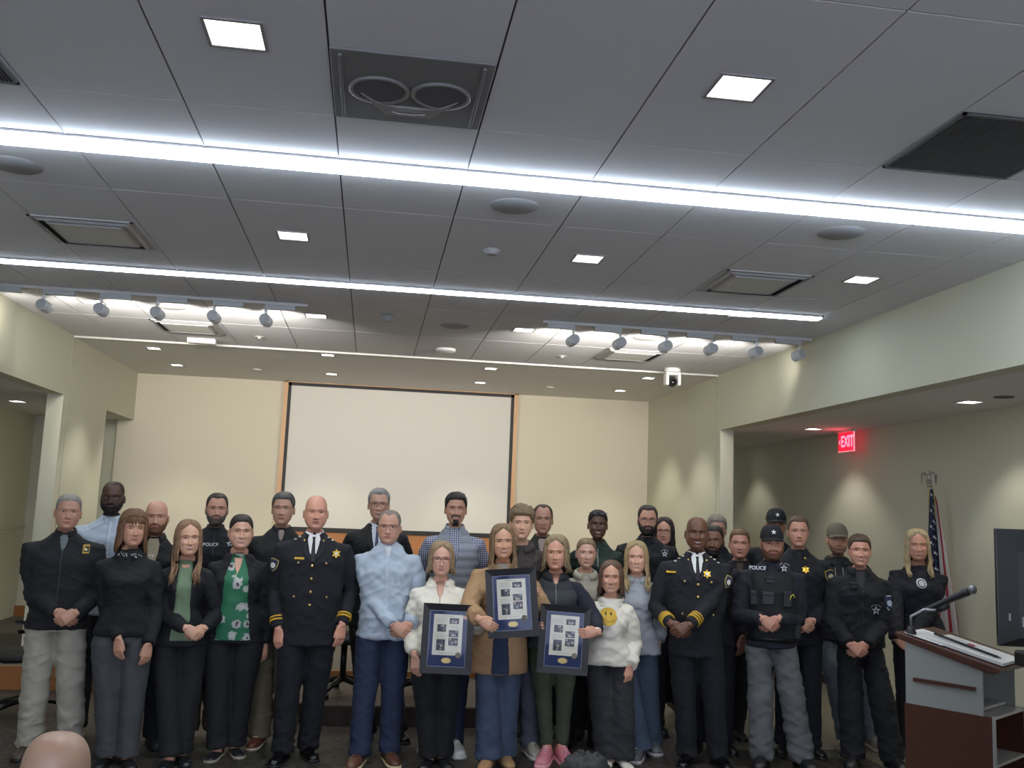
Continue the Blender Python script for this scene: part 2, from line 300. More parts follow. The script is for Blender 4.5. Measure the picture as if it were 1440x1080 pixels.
# dark return-air grilles
def grille(x, y, label):
    r = empty('return_air_grille', (x, y, CEIL), 0, label, 'air vent', 'dark return air grilles'); mb = MB(); mb.box(-.29, .31, -.3, .3, -.003, 0); mb.build('backing', mat('#2c2d30', .8), r)
    mb = MB(); n = 44
    for k in range(n): xx = -.28+.58*k/(n-1); mb.box(xx-.002, xx+.002, -.29, .29, -.009, -.003)
    mb.box(-.295, -.28, -.3, .3, -.01, 0); mb.box(.3, .315, -.3, .3, -.01, 0); mb.box(-.295, .315, .285, .3, -.01, 0); mb.box(-.295, .315, -.3, -.285, -.01, 0)
    mb.build('louver', mat('#5e5f62', .6), r)
grille(2.50, 3.52, 'dark square return air grille, upper right of ceiling'); grille(-1.79, 3.52, 'dark square return air grille at the upper left picture edge')
mb = MB(); mb.box(-.1, .08, -.03, .03, -.02, 0); tag(mb.build('occupancy_sensor', M_white, loc=(2.83, 7.03, CEIL), bevel=.006), 'small white sensor beside the right end of far strip light', 'sensor')
# track lights
def track(x0, x1, y, label):
    mb = MB(); mb.box(x0, x1, y-.018, y+.018, CEIL-.022, CEIL); tag(mb.build('light_track', mat('#b5b5b5', .5)), label, 'light track')
TY = 7.76
track(-3.08, -.60, TY, 'grey ceiling light track on the left'); track(1.36, 3.78, TY, 'grey ceiling light track on the right')
M_tr = mat('#cfd1d0', .4); M_tr2 = mat('#9b9d9d', .45)
def track_lamp(x, aimx, label, pw=1.0):
    r = empty('track_lamp', (x, TY, CEIL), 0, label, 'track light', 'spotlights on the ceiling tracks')
    mb = MB(); sgn = -1 if x > 1 else 1
    x0, x1 = (-.23, .01) if sgn < 0 else (-.01, .23)
    mb.box(x0, x1, -.017, .017, -.062, -.022); mb.build('adapter_box', M_tr2, r, bevel=.003)
    mb = MB(); mb.tube([(0, 0, -.055), (0, 0, -.115)], .011, 10); mb.build('stem', M_tr, r, smooth=True)
    d = Vector((aimx-x, 5.0, -.6)).normalized(); q = d.to_track_quat('Z', 'Y').to_matrix().to_4x4(); c = Vector((0, .015, -.15)); T = Matrix.Translation(c) @ q
    mb = MB(); mb.lathe([(.002, -.052), (.036, -.052), (.043, -.045), (.046, -.02), (.042, -.017), (.042, -.012), (.046, -.008), (.046, .06), (.041, .062), (.039, .045), (.002, .042)], n=24, M=T); o = mb.build('lamp_head', M_tr, r, smooth=True); o.modifiers.new('e', 'EDGE_SPLIT').split_angle = .5
    mb = MB(); mb.lathe([(.038, -.0535), (.040, -.0535), (.040, -.051), (.038, -.051)], n=24, M=T); mb.build('rear_seam', M_tr2, r, smooth=True)
    mb = MB(); mb.lathe([(.002, .046), (.038, .047), (.038, .05), (.002, .049)], n=20, M=T); mb.build('lens', mat('#fff4dc', .5, emit=3), r)
    spot(r, c + d*.075, L_TRACK*pw, 96, 1.0, WARM, d, .045)
lp = ['leftmost, cut by the picture edge', 'second from left', 'third from left', 'fourth from left', 'fifth from left', 'last before the gap']
for i, x in enumerate((-3.04, -2.64, -2.21, -1.78, -1.34, -.93)): track_lamp(x, x+.7, 'grey cylindrical spotlight on left track, '+lp[i], (.3, .6, 1, 1, 1, 1)[i])
rp = ['first after the gap', 'second', 'third', 'fourth', 'fifth', 'last, beside the right wall']
for i, x in enumerate((1.63, 2.04, 2.45, 2.86, 3.27, 3.67)): track_lamp(x, x-.9, 'grey cylindrical spotlight on right track, '+rp[i], (1, 1, 1, 1, .7, .3)[i])
# PTZ camera
r = empty('ptz_camera', (3.19, 9.87, CEIL), 0, 'white pan-tilt camera hanging from ceiling at right', 'camera')
mb = MB(); mb.lathe([(.002, 0), (.085, 0), (.09, -.03), (.075, -.045), (.002, -.045)], n=24); mb.build('base', mat('#e9e7e2', .4), r, smooth=True)
mb = MB(); mb.box(-.085, -.05, -.055, .055, -.19, -.045); mb.box(.05, .085, -.055, .055, -.19, -.045); mb.box(-.085, .085, -.03, .055, -.075, -.04); mb.build('yoke', mat('#eceae6', .4), r, bevel=.012)
mb = MB(); mb.ell((0, -.0, -.145), (.052, .062, .06), 18, 12); mb.build('camera_head', mat('#2a2b2f', .35), r, smooth=True)
mb = MB(); mb.lathe([(.012, 0), (.03, 0), (.034, .012), (.034, .03)], n=20, M=Matrix.Translation((0, -.068, -.155)) @ Matrix.Rotation(PI/2, 4, 'X').inverted()); mb.build('lens', mat('#0b0c10', .15), r, smooth=True)
# exit sign
EX = 4.93
r = empty('exit_sign', (EX, 9.33, SOF), 0, 'red lit EXIT sign with left arrow hanging from right passage ceiling', 'exit sign')
mb = MB(); mb.box(-.03, .03, -.17, .17, -.028, 0); mb.build('canopy', mat('#b9b7ae', .5), r, bevel=.004)
mb = MB(); mb.box(-.004, .004, -.165, .165, -.225, -.028); mb.build('panel', mat('#d81c38', .3, emit=.75), r)
mb = MB(); 
mb.box(-.006, .006, -.17, -.162, -.23, -.028); mb.box(-.006, .006, -.17, .17, -.232, -.224); mb.build('edge', mat('#ff9aa8', .3, emit=.6), r)
me = text_mesh('EXIT', .165, .001, .004); me.materials.append(mat('#ff6d86', .4, emit=1.6))
me.transform(Matrix.Diagonal((.78, 1, 1, 1)))
me.transform(Matrix(((0, 0, -1, -.006), (-1, 0, 0, -.03), (0, 1, 0, -.128), (0, 0, 0, 1)))); o = bpy.data.objects.new('lettering', me); COL.objects.link(o); o.parent = r
mb = MB(); mb.prism([(.15, -.128), (.125, -.10), (.125, -.156)], 0, -.007, -.005); mb.build('arrow', mat('#ff6d86', .4, emit=1.6), r)
l = bpy.data.lights.new('glow', 'POINT'); l.energy = .5; l.color = (1, .1, .15); l.shadow_soft_size = .08; o = bpy.data.objects.new('sign_light', l); COL.objects.link(o); o.parent = r; o.location = (-.08, 0, -.12)
# ------------------------------------------------------------------ people: generator
def ss(a, b, x):
    t = np.clip((np.asarray(x, float)-a)/(b-a), 0, 1); return t*t*(3-2*t)
HT = np.array([  # zf, zb, yf, yb, w  (head height .235, chin at 0, ears near y=0)
 [.2352, .2352, .008, .012, .002], [.2335, .2335, -.018, .036, .022], [.227, .227, -.040, .060, .0405], [.215, .215, -.0585, .080, .0555], [.198, .198, -.073, .093, .0665], [.177, .177, -.0825, .100, .0735],
 [.156, .156, -.0870, .101, .0765], [.137, .137, -.0890, .099, .0768], [.118, .12, -.087, .096, .0750], [.10, .102, -.0868, .09, .0745], [.08, .084, -.0868, .081, .0730],
 [.06, .068, -.0868, .070, .0700], [.042, .052, -.0845, .060, .0650], [.026, .04, -.082, .054, .0585], [.012, .03, -.078, .051, .050], [.002, .02, -.068, .05, .042], [-.004, .012, -.05, .051, .043],
 [-.014, .004, -.033, .053, .0515], [-.03, -.012, -.026, .056, .0565], [-.055, -.035, -.026, .062, .0555], [-.082, -.055, -.03, .07, .062], [-.105, -.075, -.036, .066, .075],
 [-.125, -.10, -.045, .07, .088], [-.16, -.15, -.06, .07, .098], [-.28, -.28, -.07, .07, .10], [-.40, -.40, -.06, .06, .09], [-.45, -.45, -.05, .05, .07]])
NC = 60
_u = np.arange(NC)/NC*2*PI
TH_ = _u - .5*np.sin(_u)
def head_grid(fat=1.0, jaw=1.0, smile=1, nose=1.0, cut=None):
    t0 = np.arange(len(HT)); segs = []
    zmid = HT[:, 0]
    t = [0.0]
    while t[-1] < len(HT)-1-1e-6:
        i = int(t[-1]+1e-9); dz = abs(zmid[i+1]-zmid[i]); step = .0042 if zmid[i] > -.03 else .02
        dd = max(dz, abs(HT[i+1, 2]-HT[i, 2])*.7)
        n = max(1, int(round(dd/step))); t += [i+(k+1)/n for k in range(n)]
    t = np.array(t); P = np.zeros((len(t), 5))
    for c in range(5):
        y = HT[:, c]; m = np.gradient(y); i = np.minimum(t.astype(int), len(HT)-2); f = t-i
        P[:, c] = (2*f**3-3*f**2+1)*y[i]+(f**3-2*f**2+f)*m[i]+(-2*f**3+3*f**2)*y[i+1]+(f**3-f**2)*m[i+1]
    wj = 1+(fat-1)*ss(.13, .06, P[:, 0])*1.0
    jj = 1+(jaw-1)*ss(.08, .02, P[:, 0])*ss(-.03, 0.0, P[:, 0])
    W = P[:, 4]*wj*jj
    c, s = np.cos(TH_), np.sin(TH_)
    X = W[:, None]*(np.sign(s)*abs(s)**.92)[None]
    yc = (P[:, 2]+P[:, 3])/2; ry = (P[:, 3]-P[:, 2])/2
    Y = yc[:, None]-ry[:, None]*(np.sign(c)*abs(c)**.9)[None]
    Z = P[:, 0:1]*(1+c)[None]/2+P[:, 1:2]*(1-c)[None]/2
    fr = ss(.01, -.05, Y)*ss(-.02, .0, Z)
    ax = abs(X); G = lambda a, b: np.exp(-(a)**2-(b)**2)
    nz = np.interp(Z, [.062, .068, .074, .08, .092, .107, .122, .134], [0, .004, .020, .0245, .0185, .011, .005, 0])*nose
    nw = np.interp(Z, [.07, .08, .1, .12], [.0125, .0125, .0085, .007])*(1+(nose-1)*.7)
    D = -nz*np.exp(-(X/nw)**2) - .007*nose*G((ax-.0125)/.006, (Z-.076)/.006)
    D += .010*G((ax-.030)/.017, (Z-.120)/.011) - .0042*G(ax/.055, (Z-.139)/.008)
    D += -.005*G(X/.027, (Z-.053)/.015)+.004*G(X/.02, (Z-.033)/.006) - .005*G(X/.02, (Z-.015)/.011)
    D += -(.0025+.004*smile)*G((ax-.04)/.016, (Z-.086)/.015)
    if smile:
        xl = np.interp(Z, [.045, .075], [.034, .021]); D += .0028*np.exp(-((ax-xl)/.0042)**2)*ss(.04, .055, Z)*ss(.083, .07, Z)
    Y = Y+D*fr
    return np.stack([X, Y, Z], -1)
def grid_normals(V):
    du = np.roll(V, -1, 1)-np.roll(V, 1, 1); dv = np.gradient(V, axis=0); n = np.cross(dv, du); l = np.linalg.norm(n, axis=2, keepdims=True); n /= np.maximum(l, 1e-9)
    cen = V.mean(1, keepdims=True)-V*0; s = np.sign(((V-cen)*n).sum(2, keepdims=True)); s[s == 0] = 1
    return n*s
def grid_faces(nr, nc, off=0, keep=None):
    F = []
    for i in range(nr-1):
        for j in range(nc):
            k = (j+1) % nc
            if keep is None or keep[i, j] or keep[i+1, j] or keep[i, k] or keep[i+1, k]: F.append((off+i*nc+j, off+i*nc+k, off+(i+1)*nc+k, off+(i+1)*nc+j))
    return F
def np_noise(V, sc, seed=0., az=1.):
    out = np.empty(len(V)); o = Vector((seed*7.3, seed*3.1, seed*1.7))
    for i, v in enumerate(V): out[i] = noise.noise(Vector((v[0]*sc, v[1]*sc, v[2]*sc*az))+o)
    return out
def remesh(mb, vox, smooth=2):
    me = mb.mesh([mat('#888888')]); o = bpy.data.objects.new('tmp', me); COL.objects.link(o)
    r = o.modifiers.new('r', 'REMESH'); r.mode = 'VOXEL'; r.voxel_size = vox
    if smooth: s = o.modifiers.new('s', 'SMOOTH'); s.factor = .5; s.iterations = smooth
    dg = bpy.context.evaluated_depsgraph_get(); m2 = bpy.data.meshes.new_from_object(o.evaluated_get(dg)); bpy.data.objects.remove(o)
    n = len(m2.vertices); V = np.empty(n*3); m2.vertices.foreach_get('co', V); V = V.reshape(-1, 3)
    N = np.empty(n*3); m2.vertices.foreach_get('normal', N); N = N.reshape(-1, 3)
    F = [tuple(p.vertices) for p in m2.polygons]; bpy.data.meshes.remove(m2)
    return V, N, F
def mk(name, V, F, mats, parent, mi=None, smooth=True):
    me = bpy.data.meshes.new('mesh'); me.from_pydata([tuple(v) for v in V], [], F)
    for m in (mats if isinstance(mats, list) else [mats]): me.materials.append(m)
    if mi is not None: me.polygons.foreach_set('material_index', mi)
    me.polygons.foreach_set('use_smooth', [smooth]*len(F)); me.update()
    o = bpy.data.objects.new(name, me); COL.objects.link(o); o.parent = parent; return o
def ering(c, rx, ry, n=24, e=2.3, rot=None):
    R = []
    for j in range(n):
        a = 2*PI*j/n; ca, sa = math.cos(a), math.sin(a)
        R.append(Vector((c[0]+rx*math.copysign(abs(sa)**(2/e), sa), c[1]-ry*math.copysign(abs(ca)**(2/e), ca), c[2])))
    return R
def frame3(D, N):
    D = D.normalized(); N = (N-D*N.dot(D)).normalized(); return D, N, None
def hand(mb, wr, D, N, T, curl=.35, k=1.0, spread=.0, thumb=(.62, .62, .35)):
    """palm, five fingers; D along the fingers, N out of the palm, T towards the thumb"""
    D = Vector(D).normalized(); N = Vector(N); N = (N-D*N.dot(D)).normalized(); T_ = D.cross(N); T = T_ if T_.dot(Vector(T)) > 0 else -T_
    wr = Vector(wr)
    def sec(d, w, t, dn=0): return [wr+D*d*k+T*(w*k*math.copysign(abs(math.cos(a))**.75, math.cos(a)))+N*((dn+t*math.sin(a))*k) for a in [2*PI*j/12 for j in range(12)]]
    mb.rings([sec(-.03, .026, .019), sec(0, .027, .018), sec(.02, .034, .018, .002), sec(.05, .04, .0165, .003), sec(.08, .041, .014, .001), sec(.094, .038, .011, 0)])
    for i, (b, L) in enumerate(((.030, .074), (.0105, .084), (-.0095, .079), (-.029, .062))):
        p = wr+D*.084*k+T*b*k; dd = (D+T*(b*spread)).normalized(); pts = [p-dd*.012*k, p]; c = curl*(1+.08*i)
        for j, q in enumerate((.45, .32, .23)):
            ang = c*(j+1)*1.0; d2 = dd*math.cos(ang)+N*math.sin(ang); p = p+d2*L*q*k; pts.append(p)
        mb.tube(pts, [.0098*k, .0098*k, .009*k, .0083*k, .0062*k], 8)
    b = wr+D*.02*k+T*.026*k; dt = (T*thumb[0]+D*thumb[1]+N*thumb[2]).normalized(); d2 = (T*thumb[0]*.3+D*1.0+N*(thumb[2]+.1)).normalized()
    mb.tube([b-dt*.012*k, b+dt*.024*k, b+dt*.03*k+d2*.018*k, b+dt*.03*k+d2*.045*k], [.014*k, .0125*k, .0108*k, .0078*k], 8)
def ik(sh, wr, L1, L2, pole):
    d = wr-sh; l = d.length; l = min(l, (L1+L2)*.998); dn = d.normalized(); a = (L1*L1-L2*L2+l*l)/(2*l); h = math.sqrt(max(L1*L1-a*a, 1e-6))
    p = (pole-dn*pole.dot(dn)).normalized(); return sh+dn*a+p*h, sh+dn*l
class Person:
    def __init__(s, label, px, top, y, **k):
        g = k.get; s.k = k
        base = on_y(px, top, y); s.H = base.z-g('cap_h', .0)+g('hat', 0); X = base.x
        s.face = g('turn', .7)*math.atan2(X, y) - g('yaw', 0)*0
        s.root = empty('person', (X+g('dx', 0), y, g('floor', .0)), -s.face, label, 'person', g('group'))
        s.H -= g('floor', 0); s.Minv = (Matrix.Translation(s.root.location) @ Matrix.Rotation(-s.face, 4, 'Z')).inverted()
        s.kz = s.H/1.75; s.X, s.y = X, y; s.seed = hash_(label)
        s.hs = g('hs', 1.0); s.hh = .235*s.hs
        s.sw = g('sw', .235); s.belly = g('belly', 0); s.bust = g('bust', 0); s.rnd = random.Random(s.seed)
        s.skin = mat(brighten(g('skin', '#c08f78')), .42, 'skin', scale=25, amt=.08)
        s.chin = s.H-s.hh-g('hair_h', .012); s.hy = -.012
        s.bodyshape(); s.arms(); s.build_body()
    def loc(s, px, py, dy):
        """pixel of the photo -> person's own coordinates on the plane dy in front of the person"""
        return s.Minv @ on_y(px, py, s.y-dy)
    def bodyshape(s):
        k = s.kz; sw, be, bu = s.sw, s.belly, s.bust; fem = s.k.get('fem', 0)
        zs = s.chin
        s.shz = sh = zs-(.086-s.k.get('neck', 0))*(.5+.5*k); hipw = s.k.get('hip', .165+.01*fem)*(.4+.6*k)*1.0+be*.5
        s.rings_t = [  # z, cy, rx, ry
          (.44*s.H, .0, hipw+.012, .118+be*.5), (.50*s.H, .0, hipw+.006, .12+be*.7), (.56*s.H, -.005-be*.15, hipw-.008-.012*fem+be*.3, .112+be), (.62*s.H, -.008-be*.2, (sw-.085)-.02*fem+be*.4, .108+be),
          (min(.68*s.H, sh-.19), -.008-be*.1-bu*.2, sw-.072-.008*fem+be*.2, .112+be*.6+bu*.5), (sh-.135, -.008-bu*.4, sw-.061, .122+be*.2+bu), (sh-.095, -.004-bu*.2, sw-.060, .116+bu*.5),
          (sh-.06, .004, sw-.070, .102), (sh-.022, .008, sw-.105, .090), (sh+.010, .012, (sw-.105)*.62+.034, .080), (sh+.040, .015, .092, .071), (sh+.064, .017, .066, .058)]
    def arms(s):
        a = s.k.get('arms', ('hang', 'hang')); s.arm = []
        if a[0] == 'clasp': cl = a
        for i, sd in enumerate((-1, 1)):
            sh = Vector((sd*(s.sw-.066), .008, s.shz-.066)); L = .168*s.H; L2 = .150*s.H
            if a[0] == 'clasp':
                c = s.loc(a[1], a[2], .21+s.belly*.9); up = (len(a) > 3 and a[3] == 'r') ; front = (sd == 1) if up else (sd == -1)
                wr = c+Vector((sd*.062, .012 if front else .03, .028)); wr.y = c.y+(-.006 if front else .026)
                D = Vector((-sd*.82, -.05, -.55)); N = Vector((0, 1, .05)); T = Vector((0, 0, 1)); curl = .42 if front else .3; th = (.2, .9, .1)
                pole = Vector((sd*.55, .65, -.5))
            else:
                q = a[i]
                if q == 'hang' or q[0] == 'hang':
                    if q == 'hang': wr = Vector((sd*(s.sw+.005), -.03, s.shz-.30*s.H)); 
                    else: wr = s.loc(q[1], q[2], q[3] if len(q) > 3 else .06)
                    D = Vector((-sd*.08, -.08, -1)); N = Vector((-sd*.55, .83, 0)); T = Vector((-sd*.83, -.55, 0)); curl = .28; th = (.35, .9, .15); pole = Vector((sd*.35, .9, 0))
                elif q[0] == 'grip':   # wrist pixel, depth, direction of the fingers in the picture
                    wr = s.loc(q[1], q[2], q[3]); D = Vector((q[4], -.05, q[5])); N = Vector((0, 1, 0)); T = Vector((0, 0, 1)) if abs(q[4]) > abs(q[5]) else Vector((-sd, 0, 0)); curl = q[6] if len(q) > 6 else .5; th = (.55, .8, .2); pole = Vector((sd*.7, .5, -.6))
                elif q[0] == 'wrap':   # palm behind a frame's edge, fingers curling round to its front
                    wr = s.loc(q[1], q[2], q[3]); D = Vector((q[4], 0, q[5])); N = Vector((0, -1, 0)); T = Vector((0, 0, 1)); curl = .95; th = (.5, .8, -.1); pole = Vector((sd*.7, .3, -.7))
                else: s.arm.append(None); continue
            el, w2 = ik(sh, wr, L, L2, pole); s.arm.append(dict(sd=sd, sh=sh, el=el, wr=w2, D=D, N=N, T=T, curl=curl, th=th))
    def build_body(s):
        k = s.k; g = k.get; V = head_grid(g('fat', 1.), g('jaw', 1.), g('smile', 1), g('nose', 1.))
        sc = s.hs; yaw, tilt, nod = g('yaw', 0), g('tilt', 0), g('nod', 0)
        s.HM = Matrix.Translation((g('hx', 0), s.hy, s.chin)) @ Matrix.Rotation(yaw, 4, 'Z') @ Matrix.Rotation(tilt, 4, 'Y') @ Matrix.Rotation(nod, 4, 'X') @ Matrix.Diagonal((sc, sc, sc, 1))
        s.BM = Matrix.Translation((0, s.hy+.012, s.chin)) @ Matrix.Diagonal((sc*.96, sc, sc, 1))
        s.V = V; s.Nn = grid_normals(V); nr = V.shape[0]
        def place(P, keepw=True):
            A = np.array(s.HM); B = np.array(s.BM); P1 = np.c_[P, np.ones(len(P))]; a = (P1 @ A.T)[:, :3]; b = (P1 @ B.T)[:, :3]; w = ss(-.075, -.005, P[:, 2])[:, None]; return a*w+b*(1-w)
        s.place = place
        verts = [place(V.reshape(-1, 3))]; faces = grid_faces(nr, NC); mi = [0]*len(faces); off = nr*NC
        faces.append(tuple(off-NC+j for j in range(NC))); mi.append(0)
        bv = BVHTree.FromPolygons([tuple(v) for v in V.reshape(-1, 3)], faces[:-1]); s.hbv = bv
        def fy(x, z):
            h = bv.ray_cast(Vector((x, -.4, z)), Vector((0, 1, 0))); return h[0].y if h[0] else -.05
        s.fy = fy
        def add(P, F, m):
            nonlocal off
            verts.append(place(np.array(P, float).reshape(-1, 3))); faces.extend(tuple(i+off for i in f) for f in F); mi.extend([m]*len(F)); off += len(P)
        def band(xs, lo, hi, o, m, rows=3):
            P = []; F = []; n = len(xs)
            for r in range(rows):
                for x, a, b in zip(xs, lo, hi):
                    z = a+(b-a)*r/(rows-1); e = 0 if (r in (0, rows-1)) else 1; P.append((x, fy(x, z)-(o if e else -.0005), z))
            for r in range(rows-1):
                for j in range(n-1): F.append((r*n+j, r*n+j+1, (r+1)*n+j+1, (r+1)*n+j))
            add(P, F, m)
        # eyes
        eo = g('eye', .0042)
        for sd in (-1, 1):
            ex = sd*.0312; ez = .1185; ey = fy(ex, ez)+.0048
            m_ = MB(); m_.ell((ex, ey, ez), (.0135, .0085, eo), 14, 8); add(m_.v, m_.f, 2)
            m_ = MB(); m_.ell((ex, ey-.0045, ez), (.0064, .0058, min(eo*.98, .0062)), 10, 6); add(m_.v, m_.f, 3)
            m_ = MB(); pts = [(ex+sd*t*.0155, ey-.0068+.0035*t*t, ez+eo*(1-t*t)*1.0+.0004-(.001 if t < 0 else 0)) for t in (-1, -.6, -.2, .2, .6, 1)]; m_.tube(pts, [.0009, .0018, .0022, .0024, .0022, .0012], 6); add(m_.v, m_.f, 3 if g('fem') else 5)
            m_ = MB(); pts = [(p[0], p[1]+.001, p[2]+.0026) for p in pts]; m_.tube(pts, .0016, 6); add(m_.v, m_.f, 0)
            m_ = MB(); pts = [(ex+sd*t*.0145, ey-.0058+.0035*t*t, ez-eo*(1-t*t)*.95-.0008) for t in (-1, -.5, 0, .5, 1)]; m_.tube(pts, .0014, 6); add(m_.v, m_.f, 0)
            bt = g('brow', 1.0); xs = np.linspace(.0135, .049, 8); tt = (xs-.0135)/.0355; c_ = .1365+.0042*np.sin(tt*PI*.95)-.0035*tt; th = .0042*bt*(1-.6*tt)
            band(sd*xs, c_-th, c_+th, .003, 4)
            # ear
            m_ = MB(); M_ = Matrix.Translation((sd*.0765*(1+(g('fat', 1.)-1)*.3), .008, .104)) @ Matrix.Rotation(sd*-.42, 4, 'Z') @ Matrix.Rotation(.12, 4, 'X')
            m_.ell((0, 0, 0), (1, 1, 1), 12, 8, Matrix.Diagonal((.0065, .0175, .031, 1))); m_.v = [tuple(M_ @ (Vector(v)+Vector((sd*(.004*(abs(v[1])/.0175)**2+.004*(abs(v[2])/.031)**2), 0, 0)))) for v in m_.v]; add(m_.v, m_.f, 0)
        mw = g('mw', .0285); zm = .0525; sm = g('smile', 1)
        xs = np.linspace(-mw, mw, 13); q = (xs/mw)**2
        if sm == 2:
            band(xs, zm-.0125+.0185*q, zm+.0045+.0015*q, .0022, 1, 5); xs2 = xs*.86; band(xs2, zm-.0075+.0125*q, zm+.0008+.0042*q, .0032, 6, 4)
        else:
            up = .0055 if sm else .001
            band(xs, zm-.0075+(.0065+up)*q, zm+.0042-(.003-up)*q, .0022, 1, 5); band(xs*.96, zm-.0011+(up)*q, zm+.0007+(up)*q, .0028, 7, 3)
        # arms, hands, legs
        mats = [s.skin, mat(g('lips', '#a8605a'), .45), mat('#d9d5cc', .3), mat(g('iris', '#3a2f28'), .2), mat(g('browc', g('hairc', '#4a3526')), .8), mat('#5a3a30', .6), mat('#ece7dd', .3), mat('#4a2622', .6)]
        kk = .92+.0*s.kz if g('fem') else 1.0; kk *= g('hand', 1.0)
        for a in s.arm:
            if not a: continue
            m_ = MB(); m_.tube([a['el']+(a['sh']-a['el'])*.15, a['el'], a['el'].lerp(a['wr'], .5), a['wr'], a['wr']+a['D'].normalized()*.006], [.036*kk, .036*kk, .034*kk, .0255*kk, .025*kk], 12)
            hand(m_, a['wr'], a['D'], a['N'], a['T'], a['curl'], kk, thumb=a['th']); Vh, _, Fh = remesh(m_, .0042, 1)
            verts.append(Vh); faces.extend(tuple(i+off for i in f) for f in Fh); mi.extend([0]*len(Fh)); off += len(Vh)
            m_ = MB(); m_.tube([a['sh']*.9+Vector((0, 0, .1*s.shz)), a['sh'], a['el'], a['el'].lerp(a['wr'], .1)], [.04, .045, .036, .034], 10)
            verts.append(np.array(m_.v)); faces.extend(tuple(i+off for i in f) for f in m_.f); mi.extend([0]*len(m_.f)); off += len(m_.v)
        s.feet = []
        sp = g('stance', .105); ft = g('feet')
        for i, sd in enumerate((-1, 1)):
            if ft and ft[i]: f = s.Minv @ on_z(ft[i][0], ft[i][1], g('floor', 0)); f = Vector((f.x, max(-.22, min(.3, f.y)), 0))
            else: f = Vector((sd*sp, .02, 0))
            s.feet.append(f); hp = Vector((sd*.085, .0, .5*s.H)); kn = hp.lerp(f+Vector((0, 0, .08)), .5)+Vector((sd*.008, -.012, 0))
            m_ = MB(); m_.tube([hp+Vector((0, 0, .06)), hp, kn, f+Vector((0, 0, .12)), f+Vector((0, .0, .03))], [.07, .072, .045, .034, .036], 10)
            verts.append(np.array(m_.v)); faces.extend(tuple(i+off for i in f_) for f_ in m_.f); mi.extend([0]*len(m_.f)); off += len(m_.v)
        s.body = mk('body', np.concatenate(verts), faces, mats, s.root, mi)
    # ---- hair
    def hair(s, style='short', col='#4a3526', th=.012, hl=.186, side=.7, rough=.3, length=.1, part=.0, wave=.012, bangs=0, front=True, recede=0, name='hair', vol=1.0, spike=0):
        V, Nn = s.V, s.Nn; X, Y, Z = V[..., 0], V[..., 1], V[..., 2]; deg = np.degrees(np.minimum(TH_, 2*PI-TH_))
        s.hm = mat(col, .6, 'hair', scale=150, amt=.3)
        ln = style in ('long', 'bob', 'back')
        zl = np.interp(deg, [0, 25, 42, 55, 64, 76, 84, 92, 108, 120, 145, 180], [hl, hl-.001+recede, hl-.004+recede*1.3, hl-.03+recede*.6, .145, .112, .122, .146, .146, .075, .045, .04])
        if ln and not bangs: zl = np.interp(deg, [0, 14, 28, 40, 52, 64, 78, 92, 120, 180], [hl+.024, hl+.014, hl+.002, hl-.012, .158, .135, .12, .12, .07, .03])
        if style == 'back': zl = np.interp(deg, [0, 30, 50, 65, 80, 110, 130, 180], [hl, hl-.004, hl-.03, .14, .13, .13, .05, .03])
        if style == 'fringe': zl = np.interp(deg, [0, 60, 64, 76, 84, 92, 108, 120, 145, 180], [.5, .5, .16, .112, .122, .146, .146, .075, .045, .04])
        m = ss(-.004, .016, Z-zl[None]); ztop = ss(.13, .20, Z)
        t = (th*(side+(1-side)*ztop)*vol)*m-.004*(1-m)
        if style == 'fringe': t = np.where(Z > .19, -.004, t)
        flat = V.reshape(-1, 3); n1 = np_noise(flat, 90 if not ln else 45, s.seed % 50, .5).reshape(X.shape); n2 = np_noise(flat, 24, s.seed % 37+3, .7).reshape(X.shape)
        t = t+m*(n1*rough*.35+n2*rough*.6)*th+m*spike*np.maximum(0, n1)*ss(.18, .23, Z)
        P = V+Nn*t[..., None]; keep = (m > .02) & (Z > .0)
        P = s.place(P.reshape(-1, 3)); F = grid_faces(V.shape[0], NC, 0, keep)
        mb = MB(); used = sorted({i for f in F for i in f}); mp = {a: b for b, a in enumerate(used)}
        if F: mb.add(P[used], [tuple(mp[i] for i in f) for f in F])
        R = s.rnd
        if style in ('long', 'bob'):
            zc = -length
            for layer in range(2):
                for sd in (-1, 1):
                    n = 13
                    for i in range(n):
                        d = math.radians(56+(124)*(i+R.uniform(-.2, .2))/(n-1)) if layer == 0 else math.radians(58+120*(i+.5)/(n)); gap = .004*layer
                        sn, cs = math.sin(d), math.cos(d); rx, ry = .080+gap+th*.35, .096+gap+th*.35
                        p0 = Vector((part*.03+sd*.006, -cs*.055+.012, .226+th*.6+gap)); pts = [p0, Vector((sd*sn*rx*.62+part*.01, -cs*ry*.8+.006, .214+th*.4+gap)), Vector((sd*sn*rx*.93, -cs*ry+.006, .175)), Vector((sd*sn*rx*1.02, -cs*ry+.008, .12)), Vector((sd*sn*rx*1.02, -cs*ry*.92+.012, .065))]
                        zend = zc+R.uniform(-.015, .015)*(length > 0)+(.02 if i == 0 else 0); nn = max(2, int((.065-zend)/.035)); ph = R.uniform(0, 6)
                        fr_ = d < math.radians(95) and front
                        for j in range(1, nn+1):
                            u = j/nn; z = .065+(zend-.065)*u; x = sd*sn*(rx*1.02+.012*u*(1.2-abs(cs)))
                            y = -cs*ry*(.92-.1*u)+.012
                            if z < -.03:
                                e = min(1, (-.03-z)/.08); y = y*(1-e)+e*((-.085-.05*e) if fr_ else .085); x = x*(1-.12*e)
                            pts.append(Vector((x+wave*u*math.sin(ph+u*7+layer), y+wave*.5*math.sin(ph+u*6), z)))
                        r0 = .0135; rad = [.006, .011, r0, r0]+[r0+.001*math.sin(j) for j in range(len(pts)-5)]+[.005]
                        q = MB(); q.tube(pts, rad, 7, .55); mb.add(s.place(np.array(q.v)), q.f)
